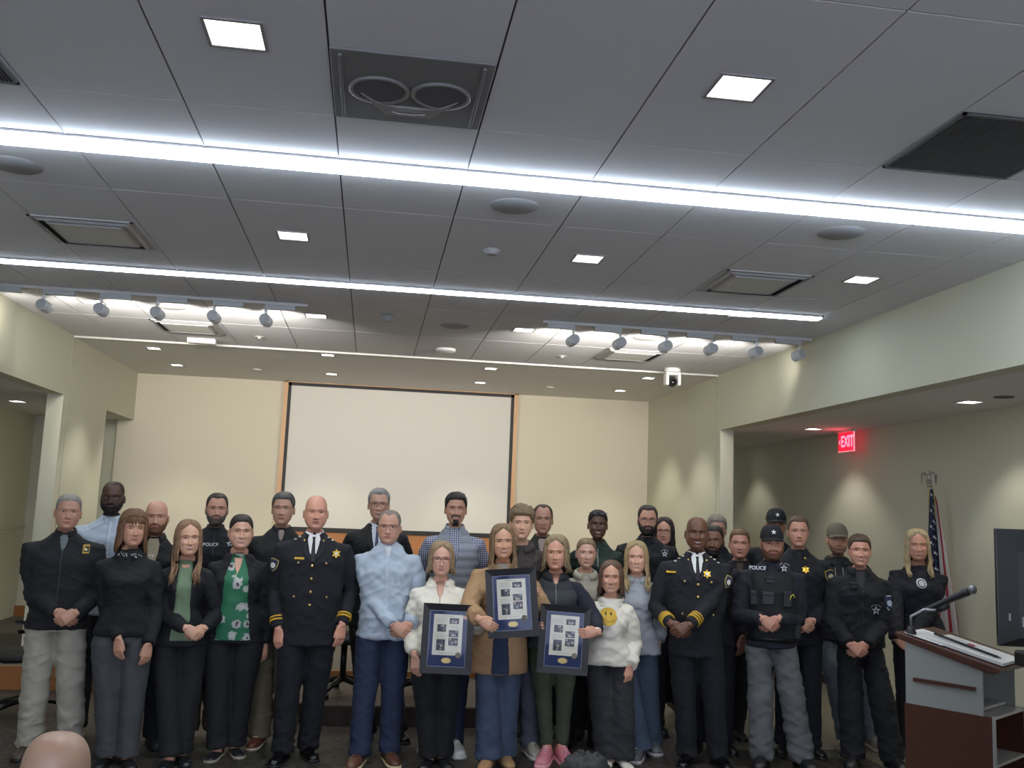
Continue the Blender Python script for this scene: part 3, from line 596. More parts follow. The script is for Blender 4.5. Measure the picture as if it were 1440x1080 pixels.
        if bangs:
            for i in range(15):
                x = -.058+.116*i/14+R.uniform(-.002, .002); dx = R.uniform(-.004, .004)
                pts = [Vector((x*.35, .0, .235+th*.5)), Vector((x*.7, -.05, .225+th*.3)), Vector((x*.92, s.fy(x*.9, .195)-.006, .195)), Vector((x+dx, s.fy(x, .17)-.006, .17)), Vector((x+dx*2, s.fy(x, .15)-.004, .148+R.uniform(-.004, .004)))]
                q = MB(); q.tube(pts, [.006, .009, .010, .009, .003], 6, .5); mb.add(s.place(np.array(q.v)), q.f)
        if style == 'tousled':
            for i in range(70):
                a = R.uniform(0, 2*PI); r = R.uniform(0, 1)**.5; x, y = .066*r*math.sin(a), .01-.082*r*math.cos(a); z = .234-.055*r*r
                d = Vector((R.uniform(-1, 1), R.uniform(-1.2, .3), R.uniform(.1, 1))).normalized(); p = Vector((x, y, z+th*.3)); L = R.uniform(.02, .04)
                q = MB(); q.tube([p, p+d*L*.5, p+d*L*.9+Vector((0, -.008, -.006))], [.009, .008, .003], 6, .6); mb.add(s.place(np.array(q.v)), q.f)
        if style == 'back':
            q = MB(); q.ell((0, .105, .12), (.035, .03, .04), 12, 8); mb.add(s.place(np.array(q.v)), q.f)
        s.hairo = mk(name, mb.v, mb.f, s.hm, s.root)
        return s
    def beard(s, col='#3b2a20', th=.006, full=1, name='beard'):
        V, Nn = s.V, s.Nn; X, Y, Z = V[..., 0], V[..., 1], V[..., 2]; deg = np.degrees(np.minimum(TH_, 2*PI-TH_))[None]; ax = abs(X)
        hi = np.interp(deg, [0, 12, 24, 38, 55, 70, 82, 88], [.046, .046, .054, .064, .078, .105, .12, .0]) if full else np.where(ax < .022, .036, -1.)+0*Z
        zb = ss(.004, -.004, Z-hi)*ss(-.02, -.008, Z)*(deg < 88)
        mo = ss(.003, -.003, abs(Z-.0645)-.0055)*ss(.036, .028, ax)*(Y < -.05)
        side = ss(.0055, .0015, abs(ax-.032))*ss(.068, .062, Z)*ss(.035, .045, Z)*(Y < -.04)
        m = np.maximum(np.maximum(zb, mo), side); lipsz = np.exp(-(X/.027)**2-((Z-.0525)/.010)**2); m = m*(1-ss(.3, .5, lipsz))
        n1 = np_noise(V.reshape(-1, 3), 110, s.seed % 29).reshape(X.shape)
        t = m*th*(1+.5*n1)-.0025*(1-m); P = s.place((V+Nn*t[..., None]).reshape(-1, 3)); F = grid_faces(V.shape[0], NC, 0, m > .02)
        used = sorted({i for f in F for i in f}); mp = {a: b for b, a in enumerate(used)}
        mk(name, P[used], [tuple(mp[i] for i in f) for f in F], mat(col, .8, 'hair', scale=260, amt=.3), s.root); return s
    def glasses(s, col='#2b2624', w=.0235, h=.0165, r=.0013, up=0):
        mb = MB(); z0 = .117+up; yb = s.fy(0, .115)-.006 if not up else -.085
        for sd in (-1, 1):
            pts = [Vector((sd*.0315+w*math.copysign(abs(math.cos(a))**.7, math.cos(a)), yb+.004+abs(math.cos(a)*0)+.008*((sd*.0315+w*math.cos(a))/.055)**2, z0+h*math.copysign(abs(math.sin(a))**.7, math.sin(a)))) for a in [2*PI*j/18 for j in range(19)]]
            mb.tube(pts, r, 6); o = Vector((sd*(.0315+w), yb+.013, z0+.006)); mb.tube([o, o+Vector((sd*.017, .02, .0)), Vector((sd*.083, .0, z0+.002+up*.1))], r, 6)
            if up: mb.ell((sd*.0315, yb+.006, z0), (w*.96, .002, h*.94), 14, 6)
        mb.tube([(-.009, yb+.004, z0+.004), (0, yb+.001, z0+.006), (.009, yb+.004, z0+.004)], r, 6)
        mk('sunglasses' if up else 'glasses', s.place(np.array([tuple(v) for v in mb.v])), mb.f, mat(col, .3), s.root); return s
    def cap(s, col='#17191d', star=True, brimc=None):
        V = s.V; P = V.copy(); X, Y, Z = V[..., 0], V[..., 1], V[..., 2]; rim = .158+.012*ss(-.1, .1, Y)*-1
        m = Z > .15; Q = V+s.Nn*.010; Q[..., 2] += .012*ss(.15, .235, Z); Q[..., 2] = np.maximum(Q[..., 2], rim)
        F = grid_faces(V.shape[0], NC, 0, None); keep = (Z > .14); F = grid_faces(V.shape[0], NC, 0, keep); W = s.place(Q.reshape(-1, 3))
        used = sorted({i for f in F for i in f}); mp = {a: b for b, a in enumerate(used)}
        c = mk('cap', W[used], [tuple(mp[i] for i in f) for f in F], mat(col, .85, 'cloth', scale=220, amt=.1), s.root)
        mb = MB(); n = 15; top = []; bot = []
        for i in range(n):
            a = -1.15+2.3*i/(n-1); 
            for lst, dz in ((top, .0035), (bot, -.0035)): lst.append([Vector((.078*math.sin(a)*(1+.12*r), .004-.096*math.cos(a)-.062*r*math.cos(a)**.8 if math.cos(a) > 0 else 0, .160-.012*r-.020*(a/1.15)**2*r**.5+dz)) for r in (0, .25, .5, .75, 1)])
        vs = [p for row in top for p in row]+[p for row in bot for p in row]; fs = []; N_ = n*5
        for i in range(n-1):
            for j in range(4): a = i*5+j; fs += [(a, a+1, a+6, a+5), (N_+a, N_+a+5, N_+a+6, N_+a+1)]
            a = i*5+4; fs.append((a, N_+a, N_+a+5, a+5))
        mb.add(vs, fs); mk('brim', s.place(np.array([tuple(v) for v in mb.v])), mb.f, mat(brimc or col, .8), s.root).parent = c
        if star:
            pts = star_pts(0, 0, .019, .0085); z0 = .196
            vs = [(x, s.fy(0, z0)-.021+z*.55+x*x*6, z0+.008+z) for x, z in [(0, 0)]+pts]; k = len(pts)
            mk('star_emblem', s.place(np.array(vs)), [(0, i+1, (i+1) % k+1) for i in range(k)], mat('#c9cacb', .5), s.root, smooth=False).parent = c
        return s
    # ---- garments
    def top(s, name='jacket', col='#17191d', hem=None, loose=0., cuff=.0, sleeve=True, m=None, wr=.006, quilt=0, collar=None, cuffr=.041, short=0, crew=0, vox=.0105, sleevec=None, slr=1.0, rib=0):
        s.tm = m or mat(col, .85, 'cloth', scale=300, amt=.12); g = s.k.get
        hemz = (.455 if hem is None else hem)*s.H; R = []
        rt = [r for r in s.rings_t if r[0] > hemz+.02]; rt = rt[:-1] if crew else rt; z0 = [q[0] for q in s.rings_t]; I = lambda z, c: float(np.interp(z, z0, [q[c] for q in s.rings_t]))
        rr = [(hemz, I(hemz, 1), I(hemz, 2)+.004, I(hemz, 3)+.004)]+rt
        zz = []; 
        for a, b in zip(rr[:-1], rr[1:]):
            n = max(1, int((b[0]-a[0])/.03))
            for i in range(n): zz.append(tuple(a[c]+(b[c]-a[c])*i/n for c in range(4)))
        zz.append(rr[-1])
        for z, cy, rx, ry in zz: L = loose*ss(s.shz+.03, s.shz-.12, z); R.append(ering((0, cy, z), rx+L, ry+L, 40, 2.35))
        tb = MB(); tb.rings(R); s.tbv = BVHTree.FromPolygons([Vector(v) for v in tb.v], tb.f)
        def sleeves(mb, only=True):
            for a in s.arm:
                if not a: continue
                sh, el, wr_ = a['sh'], a['el'], a['wr']; d = a['D'].normalized(); inn = Vector((sh.x*.42, .012, sh.z+.034)); end = wr_-(wr_-el).normalized()*cuff
                if short: end = el.lerp(wr_, -.1)
                b = loose*.5; q = .94 if g('fem') else 1.0; q *= slr
                pts = [inn, sh+Vector((0, 0, .004)), sh.lerp(el, .35)+Vector((a['sd']*.004, 0, 0)), sh.lerp(el, .75), el, el.lerp(end, .35), el.lerp(end, .75), end]
                mb.tube(pts, [.045*q, .0625*q+b, .062*q+b, .056*q+b, .053*q+b, .051*q+b, (.046)*q+b, cuffr*q+b*.5], 16)
        mb = MB(); mb.add(tb.v, tb.f); 
        if sleeve and not sleevec: sleeves(mb)
        V, N, F = remesh(mb, vox, 3); sd = s.seed % 97
        s.wfun = lambda P: wrinkle(P, sd, wr, quilt)
        V = V+N*s.wfun(V)[:, None]; s.topo = mk(name, V, F, s.tm, s.root)
        s.gbv = BVHTree.FromPolygons([Vector(v) for v in V], F)
        if sleevec:
            mb = MB(); 
            sleeves(mb); V, N, F = remesh(mb, vox*.9, 3); V = V+N*wrinkle(V, sd, wr, 0)[:, None]-N*.002; mk('sleeves', V, F, mat(sleevec, .85, 'cloth', scale=300, amt=.12), s.root).parent = s.topo
        if collar: s.collar(**collar)
        return s
    def surf(s, x, z):
        h = s.gbv.ray_cast(Vector((x, -1, z)), Vector((0, 1, 0))); t = s.tbv.ray_cast(Vector((x, -1, z)), Vector((0, 1, 0)))
        ty = t[0].y if t[0] else None
        if h[0] and (ty is None or h[0].y > ty-.035): return h[0].y
        return ty-.003 if ty is not None else None
    def collar(s, col='#17191d', h=.032, out=.018, gap=.35, drop=.03, name='collar', r=.058, lay=.018, zo=0):
        mb = MB(); n = 26; R = []; zb = s.shz+.057+zo
        for i in range(n):
            a = gap+(2*PI-2*gap)*i/(n-1); dr = drop*((1+math.cos(a))/2)**1.5; d = Vector((math.sin(a), -math.cos(a), 0)); c = Vector((0, .014-.012*((1+math.cos(a))/2), 0))
            p = lambda rr, z: c+Vector((d.x*rr, d.y*rr*.95, z-dr))
            R.append([p(r, zb-.012), p(r-.001, zb+h), p(r+.004, zb+h+.003), p(r+.008+out*.5, zb+h*.45), p(r+out, zb-lay), p(r+out-.005, zb-lay-.003), p(r+.006, zb+h*.2)])
        mb.rings(R); return mk(name, mb.v, mb.f, mat(col, .85, 'cloth', scale=300, amt=.1), s.root)
    def strip(s, name, zs, lo, hi, m, off=.006, nx=7, parent=None, edge=.006):
        """cloth panel lying on the torso: zs heights, lo/hi x limits"""
        P = []; F = []; nz = len(zs); dz = 1
        Zs = []; 
        for i in range(nz-1):
            n = max(1, int(abs(zs[i+1]-zs[i])/.018))
            for j in range(n): f = j/n; Zs.append((zs[i]+(zs[i+1]-zs[i])*f, lo[i]+(lo[i+1]-lo[i])*f, hi[i]+(hi[i+1]-hi[i])*f))
        Zs.append((zs[-1], lo[-1], hi[-1])); last = -.1
        for i, (z, a, b) in enumerate(Zs):
            for j in range(nx):
                x = a+(b-a)*j/(nx-1); y = s.surf(x, z); y = last if y is None else y; last = y
                o = -edge*.3 if j in (0, nx-1) else off
                P.append((x, y-o, z))
        for i in range(len(Zs)-1):
            for j in range(nx-1): F.append((i*nx+j, i*nx+j+1, (i+1)*nx+j+1, (i+1)*nx+j))
        return mk(name, P, F, m, parent or s.root)
    def patch(s, name, pts, m, off=.007, parent=None, cx=None, cz=None):
        """small flat badge conformed to the torso"""
        cx = sum(p[0] for p in pts)/len(pts) if cx is None else cx; cz = sum(p[1] for p in pts)/len(pts) if cz is None else cz
        y0 = s.surf(cx, cz) or -.1; P = [(cx, y0-off-.001, cz)]; n = len(pts)
        for x, z in pts: y = s.surf(x, z); y = y0 if y is None or abs(y-y0) > .04 else y; P.append((x, y-off, z))
        for x, z in pts: P.append((x*1.0, P[len(P)-n][1]+off+.002, z))
        F = [(0, i+1, (i+1) % n+1) for i in range(n)]+[(i+1, n+i+1, n+(i+1) % n+1, (i+1) % n+1) for i in range(n)]
        return mk(name, P, F, m, parent or s.root, smooth=False)
    def tp(s, px, py, dy=.12):
        v = s.loc(px, py, dy); return v.x, v.z
    def letters(s, text, size, x, z, col='#dfe3e6', name='lettering', off=.009, rot=0, emit=0):
        me = text_mesh(text, size, .0008, size*.02); y = (s.surf(x, z) or -.12)-off
        me.transform(Matrix.Translation((x, y, z)) @ Matrix.Rotation(rot, 4, 'Y') @ Matrix.Rotation(PI/2, 4, 'X')); me.materials.append(mat(col, .6)); o = bpy.data.objects.new(name, me); COL.objects.link(o); o.parent = s.root; return o
    def arm_ring(s, i, t, w, m, r=.05, name='cuff_stripe', up=False):
        a = s.arm[i]; p, q = (a['sh'], a['el']) if up else (a['el'], a['wr']); c = p.lerp(q, t); d = (q-p).normalized()
        mb = MB(); mb.tube([c-d*w/2, c-d*w*.4, c+d*w*.4, c+d*w/2], [r-.004, r, r, r-.004], 20); return mk(name, mb.v, mb.f, m, s.root)
    def arm_patch(s, i, t, pts, m, name='shoulder_patch', r=.068, side=.75, off=0):
        """patch on the upper sleeve: pts (u across, v along), side = angle outward"""
        a = s.arm[i]; sd = a['sd']; c = a['sh'].lerp(a['el'], t); d = (a['el']-a['sh']).normalized(); P = []
        cen = [(0, 0)]+pts; f0 = Vector((0, -1, 0)); f0 = (f0-d*f0.dot(d)).normalized(); sx = d.cross(f0); 
        if sx.x*sd < 0: sx = -sx
        for u, v in cen:
            an = side+u*sd/r; dr = f0*math.cos(an)+sx*math.sin(an); P.append(c-d*v+dr*(r+.004+off))
        n = len(pts); P += [P[i+1]-(P[i+1]-c).normalized()*.012 for i in range(n)]
        return mk(name, P, [(0, i+1, (i+1) % n+1) for i in range(n)]+[(i+1, n+i+1, n+(i+1) % n+1, (i+1) % n+1) for i in range(n)], m, s.root, smooth=False)
    def buttons(s, zs, x=0, r=.008, col='#d6b468', off=.010, name='button', metal=.7):
        for z in zs:
            y = s.surf(x, z)
            if y is None: continue
            mb = MB(); mb.ell((x, y-off, z), (r, r*.5, r), 12, 6); mk(name, mb.v, mb.f, mat(col, .3, metal=metal), s.root)
    def pants(s, col='#16181c', cut='straight', m=None, wr=.006, name='trousers', top=.56, hemz=.045, k=1.0, shoes=None):
        R = []; z0 = [q[0] for q in s.rings_t]; I = lambda z, c: float(np.interp(z, z0, [q[c] for q in s.rings_t])); mb = MB()
        hipw = I(.47*s.H, 2)
        for z in np.linspace(.475*s.H, top*s.H, 5): R.append(ering((0, I(z, 1), z), (hipw if z < .5*s.H else I(z, 2))-.014, I(z, 3)-.016, 32, 2.4))
        mb.rings(R); rk, ra, rh = {'straight': (.078, .068, .074), 'slim': (.068, .056, .052), 'wide': (.085, .092, .104), 'skinny': (.062, .048, .042), 'loose': (.088, .082, .084)}[cut]
        for i, f in enumerate(s.feet):
            sd = (-1, 1)[i]; hp = Vector((sd*(hipw*.5), 0, .475*s.H)); an = f+Vector((0, .012, hemz+.01)); kn = hp.lerp(an, .47)+Vector((0, -.014, 0))
            pts = [hp+Vector((-sd*.004, 0, .05)), hp, hp.lerp(kn, .35), hp.lerp(kn, .75), kn, kn.lerp(an, .4), kn.lerp(an, .8), an]
            th = (hipw-.012)*.535*k
            mb.tube(pts, [th*.85, th+.002, th-.001, (th*.4+rk*.6)*k, rk*k, (rk*.45+ra*.55)*k, ra*k, rh*k], 18, 1.12, up=(0, 1, 0))
        V, N, F = remesh(mb, .0115, 3); V = V+N*wrinkle(V, s.seed % 83+5, wr, 0, leg=True)[:, None]; V[:, 2] = np.maximum(V[:, 2], .012)
        s.pm = m or mat(col, .88, 'cloth', scale=300, amt=.14); s.pantso = mk(name, V, F, s.pm, s.root)
        if shoes is not None: s.shoes(**shoes)
        return s
    def shoes(s, col='#15161a', sole='#101113', style='dress', lace=None, turn=.25, L=1.0, rough=.4):
        for i, f in enumerate(s.feet):
            sd = (-1, 1)[i]; c = math.cos(sd*turn); sn = math.sin(sd*turn); M_ = Matrix.Translation((f.x, f.y, 0)) @ Matrix.Rotation(sd*turn, 4, 'Z') @ Matrix.Diagonal((L, L, L, 1))
            def sec(y, w, z0, h, e=2.6, n=18): return [M_ @ Vector((w*math.copysign(abs(math.cos(a))**(2/e), math.cos(a)), y, z0+(h*math.copysign(abs(math.sin(a))**(2/e), math.sin(a)) if math.sin(a) > 0 else 0))) for a in [2*PI*j/n for j in range(n)]]
            if style == 'flat': T = [(.065, .022, .035), (.055, .032, .05), (.02, .036, .045), (-.03, .034, .028), (-.09, .042, .03), (-.13, .042, .026), (-.165, .034, .018), (-.185, .012, .008)]
            elif style == 'sneaker': T = [(.08, .026, .06), (.07, .037, .085), (.03, .042, .10), (-.02, .042, .098), (-.06, .045, .08), (-.10, .05, .062), (-.15, .05, .05), (-.19, .042, .038), (-.205, .022, .02)]
            else: T = [(.08, .024, .055), (.07, .034, .075), (.03, .038, .092), (-.02, .039, .088), (-.06, .043, .07), (-.10, .047, .054), (-.15, .046, .045), (-.195, .037, .035), (-.215, .016, .018)]
            z0 = .022 if style == 'sneaker' else .014
            mb = MB(); mb.rings([sec(y, w, z0, h) for y, w, h in T]); sh = mk('shoe', mb.v, mb.f, mat(col, rough), s.root)
            mb = MB(); R = []
            for y, w, h in T: R.append([M_ @ Vector((x, y+(.004 if y > 0 else -.003), z)) for x, z in ((-w-.004, 0), (w+.004, 0), (w+.005, z0*.6), (w+.002, z0+.004), (-w-.002, z0+.004), (-w-.005, z0*.6))])
            mb.rings(R); mk('sole', mb.v, mb.f, mat(sole, .6), s.root).parent = sh
            if lace:
                mb = MB()
                for j in range(4):
                    y = -.035-.02*j; zt = z0+float(np.interp(-y, [.02, .06, .10, .15], [T[3][2], T[4][2], T[5][2], T[6][2]]))+.001; mb.tube([M_ @ Vector((-.018, y, zt-.004)), M_ @ Vector((0, y-.004, zt+.003)), M_ @ Vector((.018, y+.004, zt-.004))], .003, 6)
                mk('laces', mb.v, mb.f, mat(lace, .7), s.root).parent = sh
def brighten(h):
    c = [int(h[i:i+2], 16) for i in (1, 3, 5)]; m = sum(c)/3; c = [min(255, int((m+(v-m)*.92)*k_)) for v, k_ in zip(c, (1.05, 1.05, .99))]; return '#%02x%02x%02x' % tuple(c)
def hash_(t):
    h = 7
    for c in t: h = (h*31+ord(c)) % 1000003
    return h
def wrinkle(P, sd, amp, quilt=0, leg=False):
    """soft folds: slanting ridges of two sizes"""
    out = np.empty(len(P)); o = Vector((sd*5.1, sd*2.3, sd*.7)); nn = noise.noise
    for i, (x, y, z) in enumerate(P):
        sx = z*1.0+abs(x)*.9
        a = nn(Vector((x*5, y*4, sx*9))+o); b = nn(Vector((x*11+3, y*9, (z-abs(x)*.6)*22))+o)
        c = 1-abs(nn(Vector((x*4+7, y*4, (z+abs(x)*.5)*13))+o))*3.2; out[i] = (1-abs(a)*2.2)*.5*amp+b*.7*amp+max(0, c)**2*.75*amp
    if leg: out *= .75+.5*np.exp(-((P[:, 2]-.12)/.1)**2)
    if quilt: out = out*.4+.010*np.abs(np.sin(P[:, 2]*PI/quilt))**.6-.004
    return out
def star_pts(cx, cz, R, r, n=5, rot=0): return [(cx+(R if i % 2 == 0 else r)*math.sin(PI*i/n+rot), cz+(R if i % 2 == 0 else r)*math.cos(PI*i/n+rot)) for i in range(2*n)]
def ell_pts(cx, cz, a, b, n=16): return [(cx+a*math.cos(2*PI*i/n), cz+b*math.sin(2*PI*i/n)) for i in range(n)]
def shield_pts(cx, cz, w, h): return [(cx-w, cz+h*.8), (cx-w*.5, cz+h*.9), (cx, cz+h), (cx+w*.5, cz+h*.9), (cx+w, cz+h*.8), (cx+w*.95, cz), (cx+w*.7, cz-h*.5), (cx, cz-h), (cx-w*.7, cz-h*.5), (cx-w*.95, cz)]
# ------------------------------------------------------------------ people: who stands where
NAVY, BLACK = '#12141b', '#131417'
GOLD = mat('#d0a93e', .35, metal=.6); GOLDC = mat('#cfa62f', .6); SILV = mat('#b9bcc0', .35, metal=.6); WHITE = mat('#e3e3e0', .7)
def V_open(p, m, top=.05, bot=.12, wt=.05, wb=.0, name='shirt', off=.006): z = p.shz; return p.strip(name, [z+top, z+top-.02, z-bot*.5, z-bot], [-wt*.8, -wt, -wt*.55-wb*.45, -wb], [wt*.8, wt, wt*.55+wb*.45, wb], m, off)
def open_front(p, m, zb, wt=.05, wm=.07, wb=.08, name='shirt', off=.006):
    z = p.shz; return p.strip(name, [z+.052, z+.02, z-.12, (z+zb)/2, zb], [-wt*.8, -wt, -wm, -wm, -wb], [wt*.8, wt, wm, wm, wb], m, off, nx=9)
def lapels(p, m, bot=.12, w=.042, wt=.052, off=.011, wb=.0):
    z = p.shz
    for sd in (-1, 1):
        a = [wt*.9, wt, wt*.6+wb*.4, wb+.002]; b = [wt*.9+w*.5, wt+w*.9, wt*.6+wb*.4+w, wb+.012]
        p.strip('lapel', [z+.048, z+.02, z-bot*.5, z-bot], [sd*v for v in a], [sd*v for v in b], m, off, nx=4)
def tie(p, col, zb, w=.024, off=.0125):
    z = p.shz; p.strip('tie', [z+.036, z+.014, z+.008, zb], [-.016, -.011, -.012, -w], [.016, .011, .012, w], mat(col, .6), off, nx=5)
def dress_uniform(p, px_tag, px_badge, parm, stripes, hem=.43):
    p.top('uniform_jacket', NAVY, hem=hem, collar=dict(col=NAVY, gap=.55, r=.066, h=.018), wr=.005, cuff=.01)
    V_open(p, WHITE, bot=.13, wt=.05); p.collar('#dfe0e0', gap=.16, r=.056, h=.030, out=.010, name='shirt_collar', lay=.004)
    tie(p, '#0d0e12', p.shz-.13); lapels(p, mat('#181b24', .8), bot=.14, w=.05)
    p.buttons([p.shz-.16-.088*i for i in range(4)], 0, .010)
    for sd in (-1, 1):
        x, z = sd*.095, p.shz-.135; p.strip('pocket_flap', [z+.02, z-.008, z-.022], [x-.05, x-.05, x-.01], [x+.05, x+.05, x+.01], mat('#171a23', .8), .009, nx=5)
        p.buttons([z-.006], x, .008, off=.014); p.buttons([p.shz-.37], sd*.11, .007, off=.008)
        p.patch('collar_pin', ell_pts(sd*.066, p.shz+.012, .006, .006, 8), GOLD, .016)
    x, z = p.tp(*px_tag); p.patch('name_tag', [(x-.033, z-.007), (x+.033, z-.007), (x+.033, z+.007), (x-.033, z+.007)], GOLD, .012)
    x, z = p.tp(*px_badge); p.patch('badge', star_pts(x, z, .032, .019, 6), GOLD, .013); p.patch('badge_center', ell_pts(x, z, .011, .011, 12), SILV, .017)
    for i in (0, 1):
        for j in range(stripes): p.arm_ring(i, .80-.085*j, .011, GOLDC, .0535-.001*j)
    shoulder_patch(p, parm, .32)
    for sd in (-1, 1):
        for j in range(3 if stripes > 2 else 2):
            v = Vector((sd*(.10+.028*j), -.03, 0)); h = p.gbv.ray_cast(Vector((v.x, v.y, 3)), Vector((0, 0, -1)))
            if h[0]: mb = MB(); mb.ell((v.x, v.y, h[0].z+.003), (.011, .011, .005), 10, 6); mk('rank_star', mb.v, mb.f, mat('#e8e2cc', .3, metal=.4), p.root)
def shoulder_patch(p, i, t=.3, c1='#c8b56a', c2='#2b3350', c3='#d9d7cc', w=.036, side=.62):
    o = p.arm_patch(i, t, shield_pts(0, 0, w, w*1.35), mat(c1, .7), side=side); q = p.arm_patch(i, t, shield_pts(0, 0, w*.86, w*1.18), mat(c2, .7), name='patch_field', side=side, off=.002); q.parent = o
    q = p.arm_patch(i, t, ell_pts(0, -.002, w*.5, w*.55), mat(c3, .7), name='patch_seal', side=side, off=.004); q.parent = o
def star_badge(p, px, py, R=.03, col='#c9ccd0', arc=True, dy=.12):
    x, z = p.tp(px, py, dy); o = p.patch('star_emblem', star_pts(x, z, R, R*.42), mat(col, .5), .010); q = p.patch('star_center', ell_pts(x, z, R*.3, R*.3, 10), mat('#3a4050', .6), .013); q.parent = o
    if arc:
        for k in range(7): a = -.9+.3*k; q = p.patch('arc_letter', ell_pts(x+math.sin(a)*R*1.25, z+math.cos(a)*R*1.1+.004, R*.09, R*.13, 6), mat(col, .5), .010); q.parent = o
K = dict
# --- left side
p = Person('man in black zip jacket and pale grey khakis at the far left, hands clasped', 98, 694, 6.95, sw=.27, skin='#b98878', smile=1, belly=.02, arms=('clasp', 92, 867, 'r'), tilt=.03, hair_h=.008, feet=((40, 1060), (98, 1058)), browc='#8d8378', yaw=.1, fat=1.06)
p.hair('short', '#8f8880', th=.007, hl=.19); p.top('jacket', '#16181b', hem=.485, loose=.008, wr=.009, collar=K(col='#16181b', h=.04, out=.012, gap=.28, lay=.0)); V_open(p, mat('#6d7476', .8), bot=.06, wt=.03)
p.strip('zipper', [p.shz-.03, .5*p.H], [-.004, -.004], [.004, .004], mat('#303438', .4), .009, 3)
x, z = p.tp(120, 773); o = p.patch('chest_emblem', [(x-.02, z-.028), (x+.02, z-.028), (x+.02, z+.03), (x-.02, z+.03)], mat('#b5913c', .6), .009); p.patch('emblem_field', [(x-.017, z-.018), (x+.017, z-.018), (x+.017, z+.018), (x-.017, z+.018)], mat('#15161a', .6), .011).parent = o; p.patch('emblem_star', star_pts(x, z, .014, .006), mat('#e8dfae', .6), .013).parent = o
p.pants('#a6a394', cut='loose', wr=.012, shoes=K(col='#4a4038'))
p = Person('tall Black man with glasses and light blue shirt behind the far-left pair', 161, 677, 7.58, sw=.26, skin='#4f352a', smile=0, arms=('hang', 'hang'), browc='#1b1512', yaw=-.08, fat=1.1, lips='#5d3a33', nose=1.2, hair_h=.004)
p.hair('short', '#2a201c', th=.003, hl=.20, recede=.012).beard('#1c1512', .004).glasses('#1c1a1a', r=.0017); p.top('shirt', '#b3bec9', hem=.47, wr=.008, collar=K(col='#bcc6d0', out=.022)); p.strip('placket', [p.shz+.03, .5*p.H], [-.015, -.015], [.015, .015], mat('#b9c3cd', .8), .006, 5)
p.buttons([p.shz-.02-.09*i for i in range(4)], 0, .005, '#dfe3e6', .008, metal=0); p.pants('#3a3d40', wr=.009, shoes=K(col='#2a2624'))
p = Person('woman with brown bob, beaded collar, black sweater and grey slacks', 189, 716, 6.78, sw=.215, fem=1, bust=.025, belly=.02, skin='#bd8c78', smile=1, yaw=.28, arms=(('hang', 166, 897, .15), ('hang', 209, 905, .12)), browc='#6b4c34', feet=((150, 1073), (178, 1075)), tilt=.03)
p.hair('bob', '#6e4f36', th=.018, length=.035, wave=.006, bangs=1, side=1); p.top('sweater', '#101215', hem=.50, wr=.007, slr=1.08)
p.collar('#15171a', h=.03, out=.034, gap=.2, drop=.045, lay=.022)
R_ = random.Random(4)
for sd in (-1, 1):
    for k in range(26):
        a = R_.uniform(.15, 1.0); rr = R_.uniform(.068, .094); x, y = sd*rr*math.sin(a), .01-rr*math.cos(a)
        if k % 2: continue
        mb = MB(); mb.ell((x, y-.006, p.shz+.045+(.088-rr)*1.0-.03*math.cos(a)), (.0042, .0042, .0042), 6, 4); mk('collar_bead', mb.v, mb.f, mat('#cfd3d6', .25, metal=.3), p.root)
p.pants('#45474a', cut='straight', wr=.006, k=1.02, shoes=K(col='#17181a', style='flat'))
p = Person('bald man with reddish beard and tan shirt behind the bobbed woman', 222, 704, 7.28, sw=.24, skin='#c48e7c', smile=0, arms=('hang', 'hang'), hair_h=.002, browc='#8a5a40', fat=1.08)
p.beard('#7d523c', .005); p.top('jacket', '#15171a', hem=.48, wr=.008, collar=K(col='#15171a', h=.035, gap=.5, r=.064)); V_open(p, mat('#9b9078', .8), bot=.14, wt=.05, wb=.02); p.collar('#8d8670', h=.02, r=.056, gap=.3, out=.012, name='shirt_collar')
p.letters('CR', .028, p.tp(213, 782)[0], p.tp(213, 782)[1]); p.pants('#22262b', shoes=K(col='#232428'))
p = Person('young woman with long wavy light brown hair, black blazer and sage green top', 268, 730, 6.92, sw=.198, fem=1, bust=.012, skin='#cf9d88', smile=2, yaw=.2, tilt=-.03, arms=('clasp', 274, 889), browc='#6e4f38', feet=((238, 1076), (255, 1070)))
p.hair('long', '#86674c', th=.012, length=.19, wave=.016, side=.9, part=-.4); p.top('blazer', '#121418', hem=.47, wr=.007, crew=1)
open_front(p, mat('#6f8468', .85, 'cloth', scale=200), .495*p.H, .045, .052, .07, name='sage_top'); V_open(p, p.skin, bot=.0, wt=.042, wb=.02, top=.06, name='neckline', off=.0085)
lapels(p, mat('#181b20', .8), bot=.24, w=.035, wb=.045, off=.013); p.pants('#14161a', cut='straight', shoes=K(col='#1d2026', style='flat', rough=.15))
p = Person('man with short dark hair and grey beard in black POLICE pullover at left', 307, 692, 7.56, sw=.245, skin='#bd8b78', smile=0, yaw=.05, arms=('hang', 'hang'), browc='#2d241f', feet=((262, 1040), (300, 1036)))
p.hair('short', '#33291f', th=.007, hl=.192, recede=.006).beard('#5d544c', .004); p.top('pullover', '#141518', hem=.47, wr=.008, collar=K(col='#141518', h=.035, out=.008, gap=.3)); p.strip('zipper', [p.shz+.03, p.shz-.14], [-.003, -.003], [.003, .003], mat('#3a3d42', .4), .008, 3)
x, z = p.tp(296, 766); p.letters('POLICE', .034, x, z); star_badge(p, 323, 765, .026, arc=False); p.pants('#6b6554', cut='loose', wr=.009, shoes=K(col='#6d4a35', sole='#c9c0ae', lace='#3b2a20'))
p = Person('woman with dark hair pulled back, green floral blouse under black cardigan', 341, 722, 7.08, sw=.222, fem=1, bust=.03, belly=.045, skin='#cc9a88', smile=2, yaw=.12, arms=(('hang', 305, 905, -.02), ('hang', 372, 905, -.02)), browc='#2b201b', fat=1.12, feet=((305, 1064), (330, 1059)), hip=.185)
